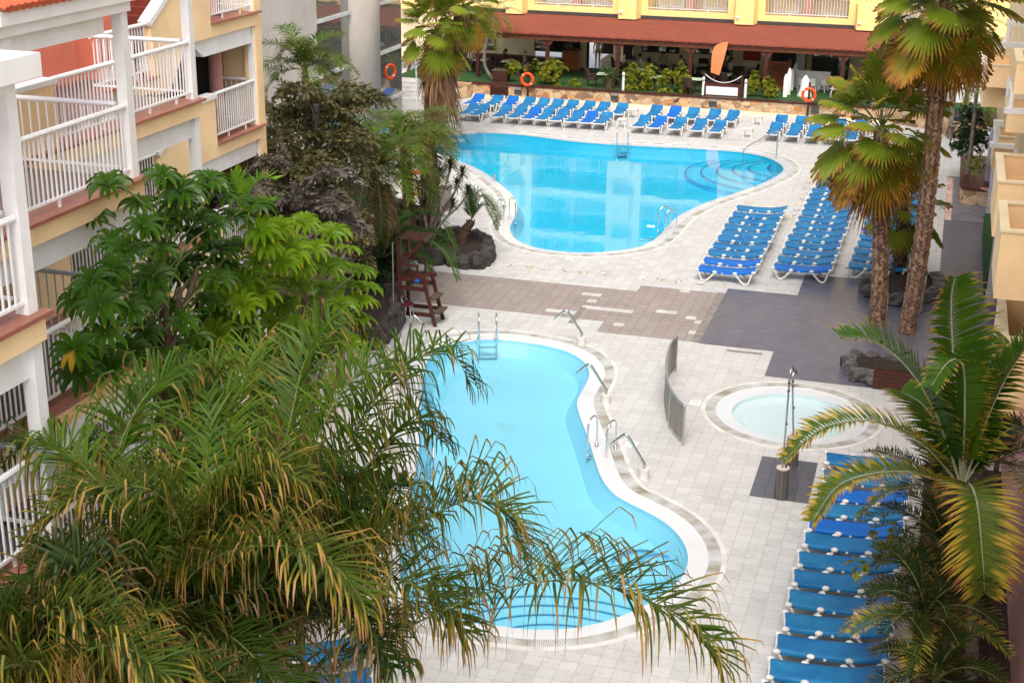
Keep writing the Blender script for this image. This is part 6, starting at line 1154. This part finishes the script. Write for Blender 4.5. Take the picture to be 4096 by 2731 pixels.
# fishtail palms: twice-divided fronds of ragged wedge leaflets
def fishtail(label, base, C, n, L, m, dens=9, sz=.20, e0=80, e1=-20):
    base = Vector(base); C = Vector(C); rt = thing('fishtail_palm', label, 'palm tree', tuple(base)); mb = MB(); trunk_mesh(mb, [V(0, 0, 0), (C-base)*.5+V(.05, 0, 0), C-base], .13, .10, .05, 10, .1, 0, .1, .04); mb.build('trunk', M['trunkgr'], rt)
    for k in range(n):
        mb = MB(); az = k*2.39996+rng.uniform(-.2, .2); el = R(e0+(e1-e0)*k/(n-1)); pts = path_s(arch(C-base-Z*rng.uniform(0, L*.9), az, el, L*rng.uniform(.8, 1.1), R(75)), 4); mb.mi = 1; u0 = rng.random(); mb.cur = (u0, .02); mb.tube(pts, [.022*(1-.8*i/len(pts)) for i in range(len(pts))], 5); mb.mi = 0; m_ = len(pts)
        for j in range(int(m_*.22), m_, 2):
            T = (pts[j]-pts[j-1]).normalized(); S = T.cross(Z).normalized(); U = S.cross(T)
            for sd in (-1, 1):
                d = (S*sd*.85+T*.55+U*rng.uniform(-.1, .35)).normalized(); l2 = L*rng.uniform(.34, .48)*(1-.5*(j/m_)); q = pts[j].copy(); s2 = d.cross(U).normalized()
                for i in range(dens):
                    q = q+d*l2/dens; d = (d-Z*.10+V(rng.uniform(-.06, .06), rng.uniform(-.06, .06), 0)).normalized()
                    for e in (-1, 1):
                        dd = (d*rng.uniform(.4, 1)+s2*e*.7+Z*rng.uniform(-.9, .45)+V(rng.uniform(-.35, .35), rng.uniform(-.35, .35), 0)).normalized(); w_ = dd.cross(V(rng.gauss(0, 1), rng.gauss(0, 1), 1.5)); w_ = (w_.normalized() if w_.length > .1 else S)*sz*.20; l = sz*rng.uniform(.7, 1.35); u = min(1, max(0, u0*.5+rng.random()*.5))
                        a = [mb.vert(v, uv) for v, uv in ((q, (u, .0)), (q+dd*l*.75-w_, (u, .6)), (q+dd*l*.95-w_*.3, (u, .95)), (q+dd*l*.8+w_*.4, (u, .7)), (q+dd*l*1.1+w_, (u, 1)))]; mb.face((a[0], a[3], a[2], a[1])); mb.face((a[0], a[4], a[3]))
        mb.build('frond', [M[m], M['bark']], rt)
c = atY(*P_(725, 240), 36); fishtail('big olive brown fishtail palm in front of the grey tower', (c.x, 36, 0), c, 20, 2.0, 'fish', 7, .27)
c = atY(*P_(650, 330), 34); fishtail('darker fishtail palm beside the end of the balconies', (c.x, 34, 0), c, 15, 1.7, 'fish', 7, .24)
c = atY(*P_(700, 450), 31); fishtail('low dried grey fishtail palm behind the umbrella trees', (c.x, 31, 0), c, 16, 1.5, 'fishdk', 7, .24)
c = atY(*P_(560, 390), 30.5); fishtail('small purple-grey fishtail palm poking up below the end balcony', (c.x, 30.5, 0), c, 9, 1.2, 'fishdk', 6, .19)
c = atY(*P_(770, 490), 34); fishtail('low green fishtail palm behind the brighter umbrella tree', (c.x, 34, 0), c, 12, 1.1, 'fish', 7, .22)
c = atY(*P_(565, 500), 22); b = V(c.x, 22, 0); feather_palm('feather_palm', 'small lime green feather palm between the two umbrella trees', b, [b, V(c.x, 22, 3), c], .05, .04, [dict(pts=pp(x), ll=.42) for x in ([(560, 500, 22), (548, 450, 22), (535, 400, 22)], [(562, 500, 22), (575, 440, 22), (600, 412, 22), (628, 412, 22)], [(565, 500, 22), (600, 470, 21.8), (640, 460, 21.6)])], 'lime', 'trunkgr', 20, .42, .06, dict(fw=.75, vup=.3, droop=.2, segs=3, rr=.014))
# date palm and dracaena round the lifeguard chair
b = V(-17.0, 43.2, 0); feather_palm('date_palm', 'dark green date palm arching over the lifeguard chair', b, [b, b+V(0, 0, .6), b+V(0, 0, 1.25)], .28, .26, [dict(pts=pp(x)) for x in ([(880, 590, 43), (900, 500, 42.8), (960, 478, 42.5), (1010, 500, 42.3), (1045, 570, 42.2)], [(885, 590, 42), (930, 560, 41.5), (990, 555, 41), (1030, 590, 40.8), (1050, 640, 40.7)], [(880, 590, 42), (890, 560, 41.5), (915, 560, 41), (935, 600, 40.8), (940, 650, 40.7)])] + spiral(18, R(70), R(0), 1.8, 2.4, R(60), R(100), 'phoenix'), 'phoenix', 'trunkbr', 72, .42, .03, dict(fw=.75, vup=.3, droop=.25, segs=3, rr=.02, jit=.08), .12, boots=40)
b = at(*P_(1062, 583)); c = atY(*P_(1083, 508), b.y); feather_palm('date_palm', 'small wind-blown date palm leaning from the ring of lava rocks', b, [b, atY(*P_(1064, 545), b.y), c], .17, .14, [dict(pts=pp(x)) for x in ([(1083, 505, 46.9), (1085, 460, 46.9), (1082, 425, 46.9)], [(1083, 505, 46.9), (1105, 450, 46.8), (1130, 465, 46.7), (1148, 500, 46.6)], [(1083, 505, 46.9), (1095, 455, 46.9), (1115, 455, 46.9), (1135, 480, 46.8)], [(1083, 505, 46.9), (1110, 470, 46.7), (1130, 495, 46.5), (1140, 525, 46.4)], [(1083, 505, 46.9), (1100, 475, 47.3), (1125, 475, 47.5), (1145, 515, 47.6)], [(1083, 505, 46.9), (1090, 450, 47.3), (1105, 440, 47.5), (1120, 470, 47.6)], [(1083, 505, 46.9), (1075, 470, 46.6), (1080, 440, 46.5)])], 'phoenix', 'trunkbr', 50, .36, .024, dict(fw=.9, vup=.2, droop=.35, segs=3, rr=.014, jit=.1), .15, boots=70)
D = at(*P_(985, 590)); dr_ = thing('dracaena', 'branching dracaena with spiky rosettes behind the ring of lava rocks', 'tree', tuple(D)); br = MB(); hd = MB()
for (x, y, Y) in ((1062, 398, 46.4), (1075, 440, 46.2), (1035, 380, 46.6), (1000, 440, 46.5), (1040, 470, 46.3), (975, 470, 46.6), (1010, 400, 46.8), (960, 430, 46.8), (1050, 425, 46.9), (1000, 520, 46.4), (960, 520, 46.5)):
    c = atY(*P_(x, y), Y)-D; br.tube(path_s([V(0, 0, 0), V(c.x*.25, c.y*.3, c.z*.45), V(c.x*.8, c.y*.8, c.z*.8), c], 4), .04, 6)
    for k in range(46):
        a = k*2.39996; e = R(80)-R(115)*k/45; d = V(math.cos(a)*math.cos(e), math.sin(a)*math.cos(e), math.sin(e)); s = d.cross(Z); s = s.normalized()*.022; l = .42*rng.uniform(.8, 1.1); u = rng.random(); i = [hd.vert(v, uv) for v, uv in ((c-s, (u, 0)), (c+s, (u, 0)), (c+d*l*.6+s*.9, (u, .6)), (c+d*l*.6-s*.9, (u, .6)), (c+d*l-Z*.08, (u, .8)))]; hd.face((i[0], i[1], i[2], i[3])); hd.face((i[3], i[2], i[4]))
br.build('trunk', M['trunkgr'], dr_); hd.build('crown', M['drac'], dr_)
c = at(*P_(1110, 185), .8); b = V(-24.2, 78.0, TZ-.1); tpz = atY(*P_(1128, 40), 78); feather_palm('feather_palm', 'thin pale-stemmed palm growing from the terrace planter at top left', b, [b, atY(*P_(1112, 140), 78), tpz], .1, .07, spiral(11, R(70), R(-20), 1.6, 2.1, R(60), R(110), 'midqueen', 'queendry'), 'midqueen', 'trunkgr', 30, .5, .03, dict(fw=.6, vup=.2, droop=.6, segs=3, rr=.018))
# understorey in the garden beds
for k, (x, y, Y, r, lb) in enumerate(((880, 640, 41, .5, 'leafy shrub beside the lifeguard chair'), (860, 600, 42.5, .7, 'dark shrub at the foot of the grey palm trunk'), (1000, 565, 46.5, .45, 'low shrub inside the ring of lava rocks'), (780, 560, 40, 1.0, 'dark shrub mass behind the bright umbrella tree'), (900, 480, 48, .9, 'dark shrub between the palms left of the large pool'))):
    c = atY(*P_(x, y), Y); bush('shrub', lb, (c.x, Y, 0), [((c.x+rng.uniform(-.3, .3), Y+rng.uniform(-.3, .3), max(.3, c.z+rng.uniform(-.4, .2))), (r, r, r)) for _ in range(3)], 'dkbush', 90, .24)
c = atY(*P_(2035, 1240), 25.0); bush('shrub', 'dark green shrub with pale tips leaning over the near loungers', (c.x+.4, 25, 0), [(tuple(atY(*P_(x, y), Y)), (r, r, r)) for x, y, Y, r in ((1990, 1185, 26, .16), (2020, 1230, 25.2, .25), (2035, 1270, 24.8, .28), (1975, 1305, 24.2, .22), (2050, 1210, 25.4, .25))], 'croton', 260, .13)
# umbrella trees
def umbrella_tree(label, X, pts, m, base, r_leaf, seed, extra=0, trunk_P=None, yel=()):
    base = Vector(base); rt = thing('umbrella_tree', label, 'tree', tuple(base)); mb = MB(); st = MB(); yl = MB(); rg = random.Random(seed); cen = []
    for (x, y) in pts: cen.append(atX(*P_(x, y), X+rg.uniform(-.45, .35)))
    for k in range(extra): c = rg.choice(cen[:len(pts)]); cen.append(c+V(rg.uniform(-.9, .2), rg.uniform(-.2, .9), rg.uniform(-.7, -.05)))
    mid = sum(cen, Vector())/len(cen)
    for k, c in enumerate(cen):
        o = c-mid; ax = (Z*1.0+V(o.x, o.y, 0)*.18+V(.22, -.28, 0)).normalized(); s1 = ax.orthogonal().normalized(); s2 = ax.cross(s1); n = rg.randint(11, 14); a0 = rg.random()*6; u0 = rg.random(); Lb = r_leaf*rg.uniform(.85, 1.15); c = c-base
        for j in range(n):
            a = a0+j*6.283/n+rg.uniform(-.08, .08); dh = s1*math.cos(a)+s2*math.sin(a); d = (dh+ax*rg.uniform(.30, .42)).normalized(); W = d.cross(ax).normalized(); L = Lb*rg.uniform(.85, 1.1); q = c+d*.012; u = min(1, max(0, u0*.6+rg.random()*.4)); ids = []; tgt = mb; mb.mi = 1 if (k in yel and j in (1, 2)) else 0
            for i, w_ in enumerate((.12, .72, 1.0, .95, .7, .08)):
                hw = L*.118*w_; up_ = W.cross(d).normalized(); wob = 0
                ids.append((tgt.vert(q-W*hw+up_*(.025*w_+wob), (u, i/5)), tgt.vert(q-up_*.01, (u, i/5)), tgt.vert(q+W*hw+up_*(.025*w_-wob), (u, i/5)))); q = q+d*L/5; d = (d-Z*(.16+.14*i)*rg.uniform(.8, 1.2)).normalized()
            for A, B in zip(ids, ids[1:]): tgt.face((A[0], A[1], B[1], B[0])); tgt.face((A[1], A[2], B[2], B[1]))
        t_ = V(base.x*0, 0, 0); hub = V((mid.x-base.x)+(o.x)*.15, (mid.y-base.y)+o.y*.15, c.z-.35-.2*rg.random()); st.tube(path_s([hub, hub.lerp(c, .5)+Z*.08, c], 3), [.014]*7, 5)
    mb.build('crown', [M[m], M['schefd']], rt); st.build('leaf_stalks', M['stalk'], rt)
    tb = MB()
    top = mid-base
    tb.tube(path_s([V(0, 0, 0), V(top.x*.4, top.y*.4, top.z*.5), V(top.x, top.y, top.z*.8), V(top.x, top.y, top.z+.1)], 5), [.09-.003*i for i in range(16)], 8)
    for k in range(3): tb.tube(path_s([V(top.x*.6, top.y*.6, top.z*.6), V(top.x+rg.uniform(-.5, .5), top.y+rg.uniform(-.5, .5), top.z*.8), V(top.x+rg.uniform(-.7, .7), top.y+rg.uniform(-.7, .7), top.z-.2)], 4), .04, 7)
    tb.build('trunk', M['bark'], rt)
LT = [(368, 517), (287, 571), (372, 575), (211, 649), (351, 634), (412, 641), (178, 690), (297, 716), (391, 705), (475, 692), (242, 766), (445, 772), (171, 804), (300, 802), (181, 853), (371, 789), (372, 405), (415, 438), (399, 470), (481, 412), (498, 445), (320, 470), (545, 498), (465, 497), (518, 562), (440, 600), (330, 520), (450, 540), (260, 620), (230, 700), (340, 680), (420, 740), (560, 560), (500, 640), (330, 760), (395, 830)]
umbrella_tree('tall dark green umbrella tree in front of the lower balconies', -9.9, LT, 'schef', (-10.0, 17.0, 0), .36, 3, 22, yel=(12,))
RT = [(700, 512), (640, 522), (758, 538), (612, 560), (662, 562), (722, 572), (800, 572), (590, 602), (690, 612), (752, 612), (830, 622), (622, 642), (682, 652), (742, 662), (800, 655), (842, 660), (702, 695), (650, 702), (560, 645), (782, 700), (822, 732), (742, 725), (682, 745), (622, 742), (560, 700), (590, 680), (780, 610), (830, 690), (700, 765), (780, 770), (650, 600), (600, 530)]
umbrella_tree('bright yellow-green umbrella tree beside the grey palm trunk', -9.7, RT, 'schefy', (-10.0, 20.6, 0), .36, 5, 18, yel=())
DT = [(560, 760), (500, 720), (610, 700), (480, 790), (560, 820), (640, 800), (700, 830), (780, 830), (840, 790), (600, 640), (520, 620)]
umbrella_tree('shaded umbrella tree filling the gap below the other two', -10.6, DT, 'schef', (-10.9, 19.5, 0), .38, 9, 16)
